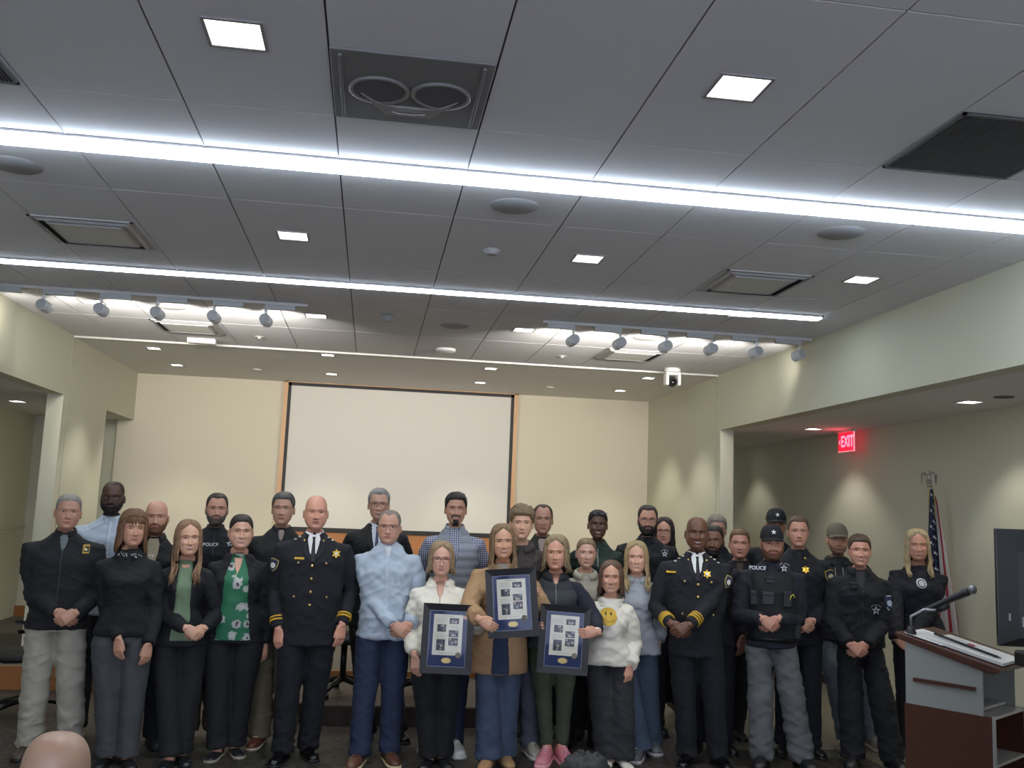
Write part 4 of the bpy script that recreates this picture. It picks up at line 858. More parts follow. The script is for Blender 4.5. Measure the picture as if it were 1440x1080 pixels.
p.hair('back', '#2a211d', th=.008, side=.8, rough=.15)
def floral():
    m = bpy.data.materials.new('material'); m.use_nodes = True; nt = m.node_tree; N = nt.nodes; L = nt.links; b = N['Principled BSDF']; tc = N.new('ShaderNodeTexCoord')
    vo = N.new('ShaderNodeTexVoronoi'); vo.inputs['Scale'].default_value = 11; no = N.new('ShaderNodeTexNoise'); no.inputs['Scale'].default_value = 45; ad = N.new('ShaderNodeMath'); ad.operation = 'MULTIPLY_ADD'; ad.inputs[1].default_value = .45
    L.new(tc.outputs['Object'], vo.inputs['Vector']); L.new(tc.outputs['Object'], no.inputs['Vector']); L.new(no.outputs['Fac'], ad.inputs[0]); L.new(vo.outputs['Distance'], ad.inputs[2])
    cr = N.new('ShaderNodeValToRGB'); e = cr.color_ramp.elements; e[0].position = .36; e[0].color = lin('#4a3a45')+(1,); e[1].position = .40; e[1].color = lin('#b9b6b4')+(1,)
    q = cr.color_ramp.elements.new(.56); q.color = lin('#9aa79c')+(1,); q = cr.color_ramp.elements.new(.60); q.color = lin('#23694a')+(1,)
    L.new(ad.outputs[0], cr.inputs[0]); L.new(cr.outputs[0], b.inputs['Base Color']); b.inputs['Roughness'].default_value = .7; return m
FLO = floral()
p.top('cardigan', '#101216', hem=.46, wr=.007, loose=.004, crew=1); open_front(p, FLO, .475*p.H, .045, .088, .125, name='floral_blouse', off=.009); V_open(p, p.skin, top=.06, bot=.09, wt=.045, name='neckline', off=.012)
p.pants('#121419', cut='straight', wr=.006, k=1.03, shoes=K(col='#1c1f24', sole='#8d8878', style='flat'))
p = Person('man with dark greying hair in black uniform shirt, behind the two at left', 400, 691, 7.32, sw=.25, skin='#b58876', smile=1, arms=('hang', 'hang'), browc='#2e2a27', yaw=-.1, feet=((364, 1046), (400, 1040)))
p.hair('short', '#4b4844', th=.011, hl=.185, spike=.004); p.top('uniform_shirt', '#1a1d1c', hem=.47, wr=.008, collar=K(col='#1a1d1c', out=.02, gap=.3)); V_open(p, mat('#8e7f78', .8), bot=.03, wt=.025); p.pants('#5e5744', cut='loose', wr=.01, shoes=K(col='#5a2f24', sole='#b9ae9a', lace='#c9c0a8'))
p = Person('bald smiling officer in navy dress uniform with two gold cuff stripes', 446, 697, 6.9, sw=.283, skin='#c98f7d', smile=1, yaw=.06, belly=.03, arms=(('hang', 391, 884, .07), ('hang', 481, 879, .07)), hair_h=.001, browc='#a07a66', fat=1.1, feet=((396, 1069), (432, 1062)), nose=1.1)
dress_uniform(p, (421, 785), (473, 779), 0, 2); p.pants(NAVY, cut='straight', wr=.007, k=1.05, shoes=K(col='#0c0d10', rough=.12))
p = Person('older man with grey hair and glasses in black suit, behind the others', 534, 686, 7.5, sw=.25, skin='#bd8d7a', smile=2, arms=('hang', 'hang'), browc='#7d7872', fat=.96, feet=((515, 1041), (560, 1038)))
p.hair('short', '#8a8680', th=.013, hl=.188, recede=.008).glasses('#3a3230', r=.0015); p.top('suit_jacket', '#121315', hem=.44, wr=.006); V_open(p, mat('#c9cbd0', .8), bot=.2, wt=.05); p.collar('#cfd1d4', h=.026, out=.014, gap=.12); lapels(p, mat('#17181b', .8), bot=.2, w=.05); tie(p, '#3a3f55', p.shz-.2); p.pants('#121317', shoes=K(col='#0e0f12', rough=.2))
p = Person('man with glasses in untucked light blue button shirt and dark jeans', 549, 716, 6.98, sw=.248, skin='#c49080', smile=0, belly=.025, yaw=-.12, neck=.02, arms=('clasp', 564, 884), browc='#8a7a6c', feet=((504, 1074), (546, 1070)), fat=1.06)
p.hair('short', '#84796e', th=.006, hl=.196, recede=.014).glasses('#4b4543', r=.0012); p.top('shirt', '#a7b4c1', hem=.475, wr=.014, collar=K(col='#abb8c5', out=.024, gap=.3)); V_open(p, mat('#c9cdd2', .8), bot=.03, wt=.026, name='undershirt'); p.strip('placket', [p.shz-.02, .48*p.H], [-.016, -.016], [.016, .016], mat('#adb9c5', .8), .007, 5)
p.buttons([p.shz-.06-.085*i for i in range(6)], 0, .0055, '#d9dde2', .010, metal=0); x = .09; z = p.shz-.16; p.strip('chest_pocket', [z+.04, z-.04, z-.055], [x-.042, x-.042, x-.004], [x+.042, x+.042, x+.004], mat('#aab6c3', .8), .006, 5)
p.pants('#1b2740', cut='straight', wr=.009, k=1.03, m=mat('#1b2740', .85, 'denim', scale=160, amt=.3), shoes=K(col='#5b3a2a', sole='#c8b892', lace='#3a2a1e'))
p = Person('dark-haired man in grey quilted vest over checked shirt, behind', 642, 692, 7.32, sw=.24, skin='#b78672', smile=2, yaw=.03, arms=('hang', 'hang'), browc='#221a17', feet=((604, 1050), (637, 1058)))
def check():
    m = bpy.data.materials.new('material'); m.use_nodes = True; nt = m.node_tree; N = nt.nodes; L = nt.links; b = N['Principled BSDF']; tc = N.new('ShaderNodeTexCoord'); sp = N.new('ShaderNodeSeparateXYZ'); L.new(tc.outputs['Object'], sp.inputs[0]); f = []
    for ax in (0, 2):
        a = N.new('ShaderNodeMath'); a.operation = 'MULTIPLY'; a.inputs[1].default_value = 62; L.new(sp.outputs[ax], a.inputs[0]); c = N.new('ShaderNodeMath'); c.operation = 'FRACT'; L.new(a.outputs[0], c.inputs[0]); d = N.new('ShaderNodeMath'); d.operation = 'GREATER_THAN'; d.inputs[1].default_value = .5; L.new(c.outputs[0], d.inputs[0]); f.append(d)
    s = N.new('ShaderNodeMath'); s.operation = 'ADD'; L.new(f[0].outputs[0], s.inputs[0]); L.new(f[1].outputs[0], s.inputs[1]); h = N.new('ShaderNodeMath'); h.operation = 'MULTIPLY'; h.inputs[1].default_value = .5; L.new(s.outputs[0], h.inputs[0])
    mx = N.new('ShaderNodeMix'); mx.data_type = 'RGBA'; mx.inputs[6].default_value = lin('#b9bccb')+(1,); mx.inputs[7].default_value = lin('#262a45')+(1,); L.new(h.outputs[0], mx.inputs[0]); L.new(mx.outputs[2], b.inputs['Base Color']); b.inputs['Roughness'].default_value = .8; return m
CHK = check()
p.hair('short', '#241c18', th=.014, hl=.186, spike=.006).beard('#2a211d', .003, full=0); p.top('quilted_vest', '#878b93', hem=.50, wr=.006, quilt=.062, loose=.01, sleevec='#505468', collar=K(col='#878b93', h=.04, out=.01, gap=.55, r=.066, lay=0)); bpy.data.objects[-1] if 0 else None
for ch in p.topo.children: ch.data.materials[0] = CHK
V_open(p, CHK, bot=.30, wt=.045, wb=.012, off=.01); o = p.collar('#5a5e74', h=.026, out=.018, gap=.35); o.data.materials[0] = CHK
p.pants('#2a3348', shoes=K(col='#d2d2cd', sole='#e0e0dc', style='sneaker', lace='#e8e8e4'))
p = Person('older woman with glasses in white quarter-zip holding the left award frame', 622, 761, 6.82, sw=.213, fem=1, bust=.03, belly=.035, skin='#c8988a', smile=1, arms=(('hang', 583, 922, .16), ('wrap', 651, 869, .305, 1, .05)), browc='#8a7260', hs=.97, feet=((603, 1075), (622, 1073)))
p.hair('bob', '#8f7a5c', th=.018, length=-.01, wave=.012, front=False, side=1, part=.6).glasses('#6d3a44', r=.0016, h=.018); p.top('pullover', '#dcd8c9', cuff=.03, hem=.49, wr=.013, loose=.006, collar=K(col='#dcd8c9', h=.018, out=.036, gap=.45, drop=.04), crew=1); V_open(p, p.skin, bot=.07, wt=.036, name='neckline', off=.008); p.strip('zipper', [p.shz-.05, p.shz-.12], [-.003, -.003], [.003, .003], mat('#8d7358', .4), .012, 3)
p.pants('#101215', cut='straight', k=1.02, shoes=K(col='#15161a', style='flat'))
mb = MB()
for f in p.feet: mb.ell((f.x, f.y-.085, .03), (.026, .05, .014), 12, 6)
p = Person('woman with long light brown hair in camel coat and jeans holding the middle frame', 709, 736, 6.8, sw=.222, fem=1, bust=.02, skin='#c9957f', smile=2, yaw=.05, tilt=-.05, arms=(('grip', 674, 871, .404, .85, -.45, .3), ('wrap', 738, 834, .305, 1, .05)), browc='#5f4632', feet=((687, 1078), (706, 1072)))
p.hair('long', '#7d6446', th=.014, length=.15, wave=.018, part=-.5, side=.9); p.top('coat', '#a58562', cuff=.03, hem=.375, wr=.007, loose=.02, cuffr=.05, slr=1.08, m=mat('#a58562', .95, 'cloth', scale=500, amt=.15), crew=1)
open_front(p, mat('#c9c2b4', .85, 'cloth', scale=200), .56*p.H, .042, .05, .052, name='cream_top', off=.01); V_open(p, p.skin, top=.06, bot=-.005, wt=.04, wb=.02, name='neckline', off=.013)
p.strip('jeans_front', [.56*p.H, .378*p.H], [-.052, -.06], [.052, .075], mat('#27344c', .85, 'denim', scale=160, amt=.3), .010)
p.pants('#2f4a78', cut='wide', wr=.006, k=.98, m=mat('#3d4a60', .85, 'denim', scale=14, amt=.45), shoes=K(col='#a07c55', sole='#3a2c20', style='dress', rough=.8))
p = Person('teenage boy with tousled light brown hair in dark hoodie and grey jeans', 735, 708, 7.08, sw=.222, skin='#cfa08c', smile=1, yaw=-.02, arms=('hang', 'hang'), browc='#5d4735', jaw=.94, feet=((712, 1052), (745, 1060)), hair_h=.03)
p.hair('tousled', '#79654a', th=.024, hl=.172, spike=.02, rough=.5); p.top('hoodie', '#3a3331', hem=.46, wr=.010, loose=.01, collar=K(col='#3f3836', h=.028, out=.045, gap=.25, r=.064, drop=.05), crew=1); p.pants('#4b505c', cut='straight', wr=.008, m=mat('#4b505c', .85, 'denim', scale=90, amt=.3), shoes=K(col='#b5b0a0', sole='#c9c6bb', style='sneaker', lace='#d0cdc2'))
p = Person('woman with blond bob in dark puffer vest and olive pants, right award frame', 783, 752, 6.85, sw=.218, fem=1, bust=.025, belly=.015, skin='#c8927f', smile=1, yaw=-.15, arms=(('wrap', 778, 882, .305, -1, .05), ('grip', 840, 889, .396, -.95, -.12, .3)), browc='#7d6248', feet=((768, 1071), (790, 1071)))
p.hair('bob', '#8d7b5c', th=.018, length=.02, wave=.022, part=.5, side=1, front=False); p.top('puffer_vest', '#32363b', cuff=.03, hem=.50, quilt=.075, wr=.006, loose=.008, sleevec='#191d2c', collar=K(col='#24272b', h=.03, out=.035, gap=.3, r=.064, drop=.04), crew=1); V_open(p, p.skin, bot=.02, wt=.03, name='neckline', off=.009); p.strip('zipper', [p.shz-.0, p.shz-.16], [-.003, -.003], [.003, .003], mat('#9a9a9c', .3, metal=.7), .014, 3)
p.pants('#3f4637', cut='skinny', wr=.006, k=.98, hemz=.11, shoes=K(col='#d1828b', sole='#e0a0a5', style='sneaker', lace='#e9b9bd'))
for i, a in enumerate(p.arm[1:]):
    d = (a['wr']-a['el']).normalized(); mb = MB(); c = a['wr']-d*.012; mb.tube([c-d*.010, c-d*.008, c+d*.008, c+d*.010], [.026, .030, .030, .026], 16); mk('wristwatch', mb.v, mb.f, mat('#c9c9c6', .3, metal=.5), p.root)
for f in p.feet: pass
p = Person('man with short dark hair in olive jacket, behind the boy and blond woman', 764, 709, 7.75, sw=.24, skin='#b07e6c', smile=1, yaw=-.02, arms=('hang', 'hang'), browc='#2b221e', hair_h=.008, feet=None)
p.hair('short', '#2e2622', th=.007, hl=.205, recede=.012); p.top('jacket', '#2c2f27', hem=.47, wr=.007, collar=K(col='#2c2f27', out=.024, gap=.5)); V_open(p, mat('#a58d88', .8), bot=.09, wt=.04); p.pants('#24262a', shoes=K(col='#1b1c1f'))
p = Person('girl with hair tied back in beige hooded sweater behind the frame holders', 825, 755, 7.32, sw=.185, fem=1, skin='#d09f8e', smile=2, yaw=.0, arms=(('hang', 829, 926, .30), 'hang'), browc='#7a6048', hs=.95)
p.hair('back', '#7f6849', th=.006, side=.8, rough=.1); p.top('sweater', '#a59f90', hem=.48, wr=.008, loose=.008, collar=K(col='#a59f90', h=.02, out=.04, gap=.3, r=.062, drop=.05), crew=1); p.pants('#14161b', cut='slim', shoes=K(col='#23242a', style='sneaker'))
p = Person('smiling Black woman with sunglasses on her head, dark green quarter-zip', 841, 716, 7.6, sw=.225, fem=1, bust=.015, skin='#5d3f33', smile=2, yaw=.0, arms=('hang', 'hang'), browc='#1c1513', lips='#6d3c3a', hs=.96, nose=1.1)
p.hair('back', '#1a1514', th=.009, side=.7).glasses('#14151a', up=.093, w=.025, h=.014, r=.002); p.top('pullover', '#243229', hem=.47, wr=.008, collar=K(col='#243229', h=.03, out=.026, gap=.4)); p.strip('zipper', [p.shz+.01, p.shz-.13], [-.004, -.004], [.004, .004], mat('#9aa09a', .4), .011, 3); p.pants('#17191c', shoes=K())
p = Person('girl in white sweater with yellow smiley face and dark cargo jeans', 860, 787, 6.8, sw=.172, fem=1, skin='#c79280', smile=2, yaw=-.1, arms=(('hang', 838, 925, -.06), ('hang', 886, 936, .12)), browc='#5d4433', hs=.96, feet=((856, 1076), (875, 1077)), hand=.9)
p.hair('long', '#5f4635', th=.012, length=.03, wave=.010, side=.9, front=False, part=-.2); p.top('sweater', '#dbd7c8', hem=.485, loose=.016, wr=.012, slr=1.1, cuffr=.046, collar=K(col='#dbd7c8', h=-.002, out=.012, gap=0.0, r=.072, zo=-.032), crew=1)
x, z = p.tp(856, 868, .15); o = p.strip('smiley_print', [z+.062*math.cos(PI*i/14) for i in range(15)], [x-.062*math.sin(PI*i/14)-.001 for i in range(15)], [x+.062*math.sin(PI*i/14)+.001 for i in range(15)], mat('#c9a545', .9), .006, 9, edge=0)
for sd in (-1, 1): p.patch('smiley_eye', ell_pts(x+sd*.018, z+.022, .006, .012, 10), mat('#3a2d1c', .8), .010).parent = o
p.strip('smiley_mouth', [z-.012, z-.02, z-.03, z-.036], [x-.040, x-.036, x-.022, x-.008], [x-.036, x-.028, x-.006, x+.008], mat('#3a2d1c', .8), .009, 3, parent=o, edge=0); p.strip('smiley_mouth', [z-.012, z-.02, z-.03, z-.036], [x+.036, x+.028, x+.006, x-.008], [x+.040, x+.036, x+.022, x+.008], mat('#3a2d1c', .8), .009, 3, parent=o, edge=0)
p.pants('#2b2d30', cut='loose', wr=.010, k=1.05, m=mat('#2b2d30', .9, 'denim', scale=90, amt=.3), shoes=K(col='#d9d6cc', sole='#2a2522', style='flat'))
p = Person('girl with long blond hair in pale grey sweatshirt and blue jeans', 896, 760, 7.06, sw=.20, fem=1, bust=.01, skin='#d3a08c', smile=2, yaw=-.08, tilt=-.03, arms=('hang', ('hang', 925, 900, .0)), browc='#8f7550', hs=.97, feet=((898, 1066), (912, 1055)))
p.hair('long', '#a58f66', th=.014, length=.13, wave=.018, side=.9, part=.3); p.top('sweatshirt', '#969ba0', hem=.47, loose=.014, wr=.010, slr=1.12, cuffr=.046, collar=K(col='#969ba0', h=.02, out=.035, gap=.3, r=.062), crew=1); p.pants('#34496a', cut='wide', wr=.006, m=mat('#3e4b5c', .85, 'denim', scale=20, amt=.3), shoes=K(col='#54565a', sole='#9a9a96', style='sneaker', lace='#c9c9c6'))
p = Person('tall man with glasses and full dark beard in black shirt with star emblem', 911, 710, 7.78, sw=.27, skin='#bd8875', smile=1, yaw=-.02, arms=('hang', 'hang'), browc='#2c211c', hair_h=.01)
p.hair('short', '#2f2621', th=.010, hl=.192, recede=.008).beard('#2d2320', .009).glasses('#43303a', r=.0017); p.top('shirt', '#14161a', hem=.45, wr=.008, collar=K(col='#14161a', h=.03, out=.024, gap=.3)); star_badge(p, 935, 779, .027); p.pants('#202226', shoes=K())
p = Person('woman with glasses and long dark hair peeking out behind the bearded man', 934, 727, 8.0, sw=.215, fem=1, skin='#cf9786', smile=1, yaw=-.15, arms=('hang', 'hang'), browc='#2b201b', hs=.96, floor=.155, feet=None)
p.hair('long', '#231b19', th=.014, length=.14, side=.9).glasses('#2b2729', r=.0016, h=.019); p.top('cardigan', '#17181b', hem=.46); V_open(p, p.skin, bot=.04, wt=.035, name='neckline'); p.pants('#17181b', shoes=K(style='flat'))
# --- right side
p = Person('smiling Black chief in navy dress uniform with four stars and three cuff stripes', 980, 727, 6.8, sw=.285, skin='#6d4636', smile=2, yaw=-.02, belly=.03, arms=('clasp', 957, 884, 'r'), hair_h=.001, browc='#1f1714', fat=1.14, lips='#7a4640', nose=1.25, feet=((966, 1073), (1010, 1076)))
dress_uniform(p, (945, 805), (994, 807), 1, 3); p.pants(NAVY, cut='straight', wr=.007, k=1.04, shoes=K(col='#0b0c0f', rough=.08))
p = Person('man with greying hair almost hidden behind the Black chief', 1008, 724, 8.1, sw=.23, skin='#bb8977', smile=0, arms=('hang', 'hang'), browc='#5d544c')
p.hair('short', '#7d7469', th=.014, hl=.18, spike=.01); p.top('jacket', '#181a1e', hem=.46); p.pants('#1c1e22', shoes=K())
p = Person('Black man with short hair and goatee in dark uniform beside the chief', 1003, 737, 7.2, sw=.225, skin='#7a5140', smile=1, yaw=-.2, arms=('hang', 'hang'), browc='#1c1513', lips='#7a4a42', nose=1.15)
p.hair('short', '#1c1716', th=.006, hl=.188).beard('#1d1614', .003); p.top('uniform_shirt', '#14161c', hem=.46, collar=K(col='#14161c', gap=.35)); shoulder_patch(p, 1, .2); p.pants('#14161c', shoes=K(col='#0e0f12'))
p = Person('clean-shaven man with short brown hair in dark jacket, right of the chief', 1040, 742, 7.5, sw=.235, skin='#cb8f80', smile=1, yaw=-.1, arms=('hang', 'hang'), browc='#6d4c38', fat=1.05, feet=((1010, 1040), (1034, 1036)))
p.hair('short', '#6f523c', th=.008, hl=.184); p.top('jacket', '#171a22', hem=.46, collar=K(col='#171a22', h=.015, gap=.5)); V_open(p, mat('#4a4038', .8), bot=.04, wt=.035); p.pants('#181a20', shoes=K(col='#1b1c1f'))
p = Person('tall man in black star cap standing behind the bearded officer', 1091, 716, 7.8, sw=.255, skin='#a87765', smile=0, arms=('hang', 'hang'), browc='#2b221e', nod=.05)
p.hair('fringe', '#2b221e', th=.006).cap('#15171b'); p.top('jacket', '#15171d', hem=.46, collar=K(col='#15171d', gap=.3, h=.02)); p.pants('#16181d', shoes=K(col='#121317'))
p = Person('bearded officer in black star cap, POLICE vest and grey cargo pants', 1085, 739, 6.8, sw=.262, skin='#c08877', smile=0, yaw=.02, belly=.02, arms=('clasp', 1083, 876), browc='#4a3124', fat=1.08, feet=((1072, 1078), (1128, 1080)), nod=.04)
p.hair('fringe', '#5a3d2c', th=.006).beard('#6b4632', .006).cap('#15171b'); p.top('hoodie', '#1a1d27', hem=.485, wr=.009, cuff=.0, collar=K(col='#1a1d27', h=.02, out=.035, gap=.4, drop=.04, r=.062))
VM = mat('#131519', .8, 'cloth', scale=240, amt=.2); z = p.shz; H_ = p.H
ve = p.strip('ballistic_vest', [z-.02, z-.05, z-.1, z-.22, z-.33, .53*H_], [-.15, -.165, -.15, -.175, -.18, -.18], [.15, .165, .15, .175, .18, .18], VM, .03, 15)
p.letters('POLICE', .038, *p.tp(1068, 800, .16), off=.036); star_badge(p, 1105, 800, .03, dy=.16)
def pouch(p, px, py, w, h, d, name, col='#1b1d22'):
    x, z = p.tp(px, py, .18); y = (p.surf(x, z) or -.12); mb = MB(); mb.box(x-w/2, x+w/2, y-.03-d, y-.015, z-h/2, z+h/2); mb.box(x-w/2-.002, x+w/2+.002, y-.034-d, y-.02, z+h*.22, z+h/2+.003); o = mb.build(name, mat(col, .6), p.root, bevel=.006); return o
pouch(p, 1085, 817, .075, .045, .012, 'body_camera', '#202328'); pouch(p, 1062, 842, .05, .10, .02, 'radio_pouch'); pouch(p, 1081, 842, .085, .09, .018, 'magazine_pouch', '#2b2d33'); pouch(p, 1107, 843, .06, .11, .022, 'equipment_pouch')
x, z = p.tp(1113, 838, .2); y = p.surf(x, z) or -.12
mb = MB(); mb.tube([(x-.012, y-.06, z-.03), (x-.004, y-.062, z), (x+.012, y-.06, z+.012), (x+.02, y-.055, z-.01)], .004, 8); mk('yellow_tag', mb.v, mb.f, mat('#c9c63a', .5), p.root)
mb = MB(); mb.rings([ering((0, -.006, .512*H_), .188, .142, 32), ering((0, -.006, .535*H_), .19, .144, 32)]); mk('duty_belt', mb.v, mb.f, mat('#0f1012', .45), p.root)
pouch(p, 1122, 885, .05, .15, .03, 'holster', '#0e0f12')
p.pants('#5c5f61', cut='loose', wr=.013, k=1.0, shoes=K(col='#1e1f22', sole='#101113', style='sneaker'))
for i, (px, py) in enumerate(((1060, 965), (1118, 965))):
    pass
p = Person('officer with short brown hair in navy uniform and gold shoulder patch', 1122, 725, 7.12, sw=.262, skin='#bf8b78', smile=0, yaw=-.04, arms=('clasp', 1133, 878), browc='#4d3a2d', hair_h=.008)
p.hair('short', '#5b4737', th=.008, hl=.188, recede=.004); p.top('uniform_jacket', '#12151e', hem=.45, wr=.007, collar=K(col='#12151e', out=.03, gap=.35)); V_open(p, mat('#15161a', .8), bot=.03, wt=.03)
x, z = p.tp(1133, 801); p.patch('badge', star_pts(x, z, .03, .018, 6), GOLD, .010); x, z = p.tp(1133, 785); p.patch('collar_pin', ell_pts(x, z, .007, .007, 8), GOLD, .02); shoulder_patch(p, 1, .22, c1='#b59a3a', c2='#20263a', c3='#c9c0a0', w=.042, side=.5); p.pants('#12151e', shoes=K(col='#0e0f12'))
p = Person('man in olive cap and black hooded jacket behind the young officer', 1177, 737, 7.5, sw=.245, skin='#bb8775', smile=0, yaw=.05, arms=('hang', 'hang'), browc='#4a3628', feet=((1190, 1050), (1228, 1052)), fat=1.05)
p.hair('fringe', '#5a4433', th=.005).beard('#8a6a58', .0012).cap('#6a6656', star=False); 
p.top('hooded_jacket', '#16181c', hem=.46, wr=.009, loose=.01, collar=K(col='#16181c', h=.02, out=.045, gap=.3, r=.064, drop=.05))
for sd in (-1, 1): p.strip('drawstring', [p.shz-.02, p.shz-.14], [sd*.03-.003, sd*.032-.003], [sd*.03+.003, sd*.032+.003], mat('#b9b9b6', .7), .012, 3)
p.pants('#5f6870', cut='straight', shoes=K(col='#a59c8c', sole='#c0b8a8', style='sneaker'))
p = Person('young smiling officer in dark patrol jacket with shoulder patch, hands clasped', 1208, 750, 6.85, sw=.24, skin='#c88f80', smile=2, yaw=-.02, arms=('clasp', 1207, 912), browc='#5b4333', feet=((1200, 1077), (1256, 1080)), cap_h=0)
p.hair('short', '#4d3b2e', th=.010, hl=.180, bangs=0, rough=.2); p.top('patrol_jacket', '#12141b', hem=.50, wr=.010, loose=.008, cuffr=.045, collar=K(col='#12141b', h=.035, out=.03, gap=.5, r=.066)); V_open(p, mat('#2a2b2e', .8), bot=.07, wt=.045, wb=.012); p.collar('#3a3b3d', h=.022, out=.012, gap=.25, r=.056, name='shirt_collar')
p.strip('zipper', [p.shz-.08, .5*p.H], [-.004, -.004], [.004, .004], mat('#24272e', .4), .010, 3); star_badge(p, 1231, 858, .034, col='#9aa0a6'); shoulder_patch(p, 1, .42, c1='#c3cad6', c2='#27324e', c3='#aab6c8', w=.042, side=.55); pouch(p, 1203, 825, .055, .045, .012, 'body_camera', '#1b1d22')
for sd in (-1, 1): z = p.shz-.12; p.strip('pocket_flap', [z+.02, z-.012], [sd*.1-.055]*2, [sd*.1+.055]*2, mat('#161923', .8), .009, 5)
p.pants('#13151b', cut='loose', wr=.011, shoes=K(col='#1c1d20', style='sneaker', sole='#0f1012'))
p = Person('blond woman with eyes closed in navy sweatshirt with round emblem, at right', 1290, 744, 7.1, sw=.222, fem=1, bust=.03, belly=.02, skin='#c98f80', smile=2, yaw=-.05, tilt=-.03, eye=.0014, arms=('clasp', 1273, 905), browc='#8f7550')
p.hair('long', '#b3a07a', th=.016, length=.12, wave=.014, side=1, part=-.4); p.top('sweatshirt', '#141722', hem=.47, wr=.009, loose=.012, slr=1.08, cuffr=.046, collar=K(col='#141722', h=-.004, out=.012, gap=0, r=.072, zo=-.032), crew=1)
x, z = p.tp(1295, 820); o = p.patch('round_emblem', ell_pts(x, z, .037, .037, 20), mat('#c9ccd0', .7), .012); p.patch('emblem_ring', ell_pts(x, z, .028, .028, 20), mat('#3a4660', .7), .017).parent = o; p.patch('emblem_center', ell_pts(x, z, .021, .021, 16), mat('#b9bec6', .7), .022).parent = o
p.pants('#14161a', shoes=K(col='#15161a'))
# ------------------------------------------------------------------ award frames held in front of the group
def award_frame(px, py, y, rot, lean, label, strip=False):
    c = on_y(px, py, y); r = empty('award_frame', c, 0, label, 'award frame', 'framed award certificates'); W, H = .345, .455; w, h = W/2, H/2; m = .045
    r.rotation_euler = (lean, rot, -.7*math.atan2(c.x, y))
    mb = MB()
    for pts in ([(-w, -h), (w, -h), (w-m, -h+m), (-w+m, -h+m)], [(-w, h), (w, h), (w-m, h-m), (-w+m, h-m)], [(-w, -h), (-w+m, -h+m), (-w+m, h-m), (-w, h)], [(w, -h), (w-m, -h+m), (w-m, h-m), (w, h)]):
        vs = [(x, -.012 if abs(x) < w-.001 and abs(z) < h-.001 else -.022, z) for x, z in pts]+[(x, .012, z) for x, z in pts]; mb.add(vs, [(0, 1, 2, 3), (4, 7, 6, 5), (0, 4, 5, 1), (1, 5, 6, 2), (2, 6, 7, 3), (3, 7, 4, 0)])
    mb.build('frame_moulding', mat('#17181c', .35), r)
    mb = MB(); t = .0035; a, b = w-m, h-m; mb.box(-a, a, -.011, -.006, b-t, b); mb.box(-a, a, -.011, -.006, -b, -b+t); mb.box(-a, -a+t, -.011, -.006, -b, b); mb.box(a-t, a, -.011, -.006, -b, b); mb.build('inner_lip', mat('#5a6272', .3, metal=.4), r)
    mb = MB(); mb.box(-a, a, -.004, .008, -b, b); mb.build('blue_mat', mat('#22345f', .8), r)
    mb = MB(); P0, P1, Q0, Q1 = -.098, .098, -.108, .158; mb.box(P0, P1, -.0055, -.004, Q0, Q1); ce = mb.build('certificate', mat('#e3dfcd', .8), r)
    mb = MB()
    def lines(x0, x1, z0, z1, st=.006):
        z = z1; R = random.Random(int(x0*1000)+int(z1*1000))
        while z > z0: mb.box(x0, x1-R.uniform(0, .012), -.006, -.0054, z-.0011, z); z -= st
    mb.box(-.035, .035, -.006, -.0054, .146, .149); lines(-.082, .0, .105, .136); lines(.02, .085, .07, .083); lines(-.082, .0, -.01, .028); lines(.02, .085, -.06, -.05); lines(-.06, .06, -.098, -.09)
    mb.build('printed_lines', mat('#9a9a92', .8), ce)
    R = random.Random(3)
    for k, (x0, x1, z0, z1) in enumerate(((.008, .072, .098, .136), (-.072, -.012, .044, .092), (.008, .072, .012, .056), (.008, .072, -.044, .006), (-.072, -.014, -.078, -.006))):
        mb = MB(); mb.box(x0, x1, -.0062, -.005, z0, z1); ph = mb.build('photo_print', mat('#2c2f36', .5), ce); mb = MB()
        mb.cur = 0
        for q in range(7):
            x = R.uniform(x0+.004, x1-.016); z = R.uniform(z0+.004, z1-.014); mb.cur = q % 3; mb.box(x, min(x1-.002, x+R.uniform(.006, .02)), -.0066-.0001*q, -.0061, z, min(z1-.002, z+R.uniform(.005, .016)))
        mb.build('picture_shapes', [mat('#8d8f92', .5), mat('#4d5870', .5), mat('#b9a79a', .5)], ph) if 0 else mb.build('picture_shapes', [mat('#8d8f92', .5), mat('#4d5870', .5), mat('#b9a79a', .5)], ce)
    mb = MB(); mb.lathe([(.002, .0045), (.017, .0045), (.019, .003), (.019, 0)], (.078, 0, 0), 22, Matrix.Translation((0, -.005, -.105)) @ Matrix.Rotation(PI/2, 4, 'X')); mb.build('round_seal', mat('#6d6250', .4, metal=.3), r)
    mb = MB(); mb.lathe([(.002, .0045), (.030, .0045), (.034, .003), (.034, 0)], (0, 0, 0), 26, Matrix.Translation((0, -.004, -.142)) @ Matrix.Rotation(PI/2, 4, 'X') @ Matrix.Diagonal((1, .55, 1, 1))); mb.build('gold_plaque', mat('#b9a468', .35, metal=.5), r)
    mb = MB(); mb.box(-a, a, -.0095, -.0085, -b, b); g = mb.build('glass_pane', GLASS, r)
GLASS = bpy.data.materials.new('material'); GLASS.use_nodes = True
_n = GLASS.node_tree.nodes; _l = GLASS.node_tree.links; _tr = _n.new('ShaderNodeBsdfTransparent'); _gl = _n.new('ShaderNodeBsdfGlossy'); _gl.inputs['Roughness'].default_value = .04; _fr = _n.new('ShaderNodeFresnel'); _fr.inputs[0].default_value = 1.22; _mx = _n.new('ShaderNodeMixShader')
_l.new(_fr.outputs[0], _mx.inputs[0]); _l.new(_tr.outputs[0], _mx.inputs[1]); _l.new(_gl.outputs[0], _mx.inputs[2]); _l.new(_mx.outputs[0], _n['Material Output'].inputs[0])
award_frame(629, 898, 6.50, .02, -.06, 'framed certificate with photos held by the older woman in white pullover')
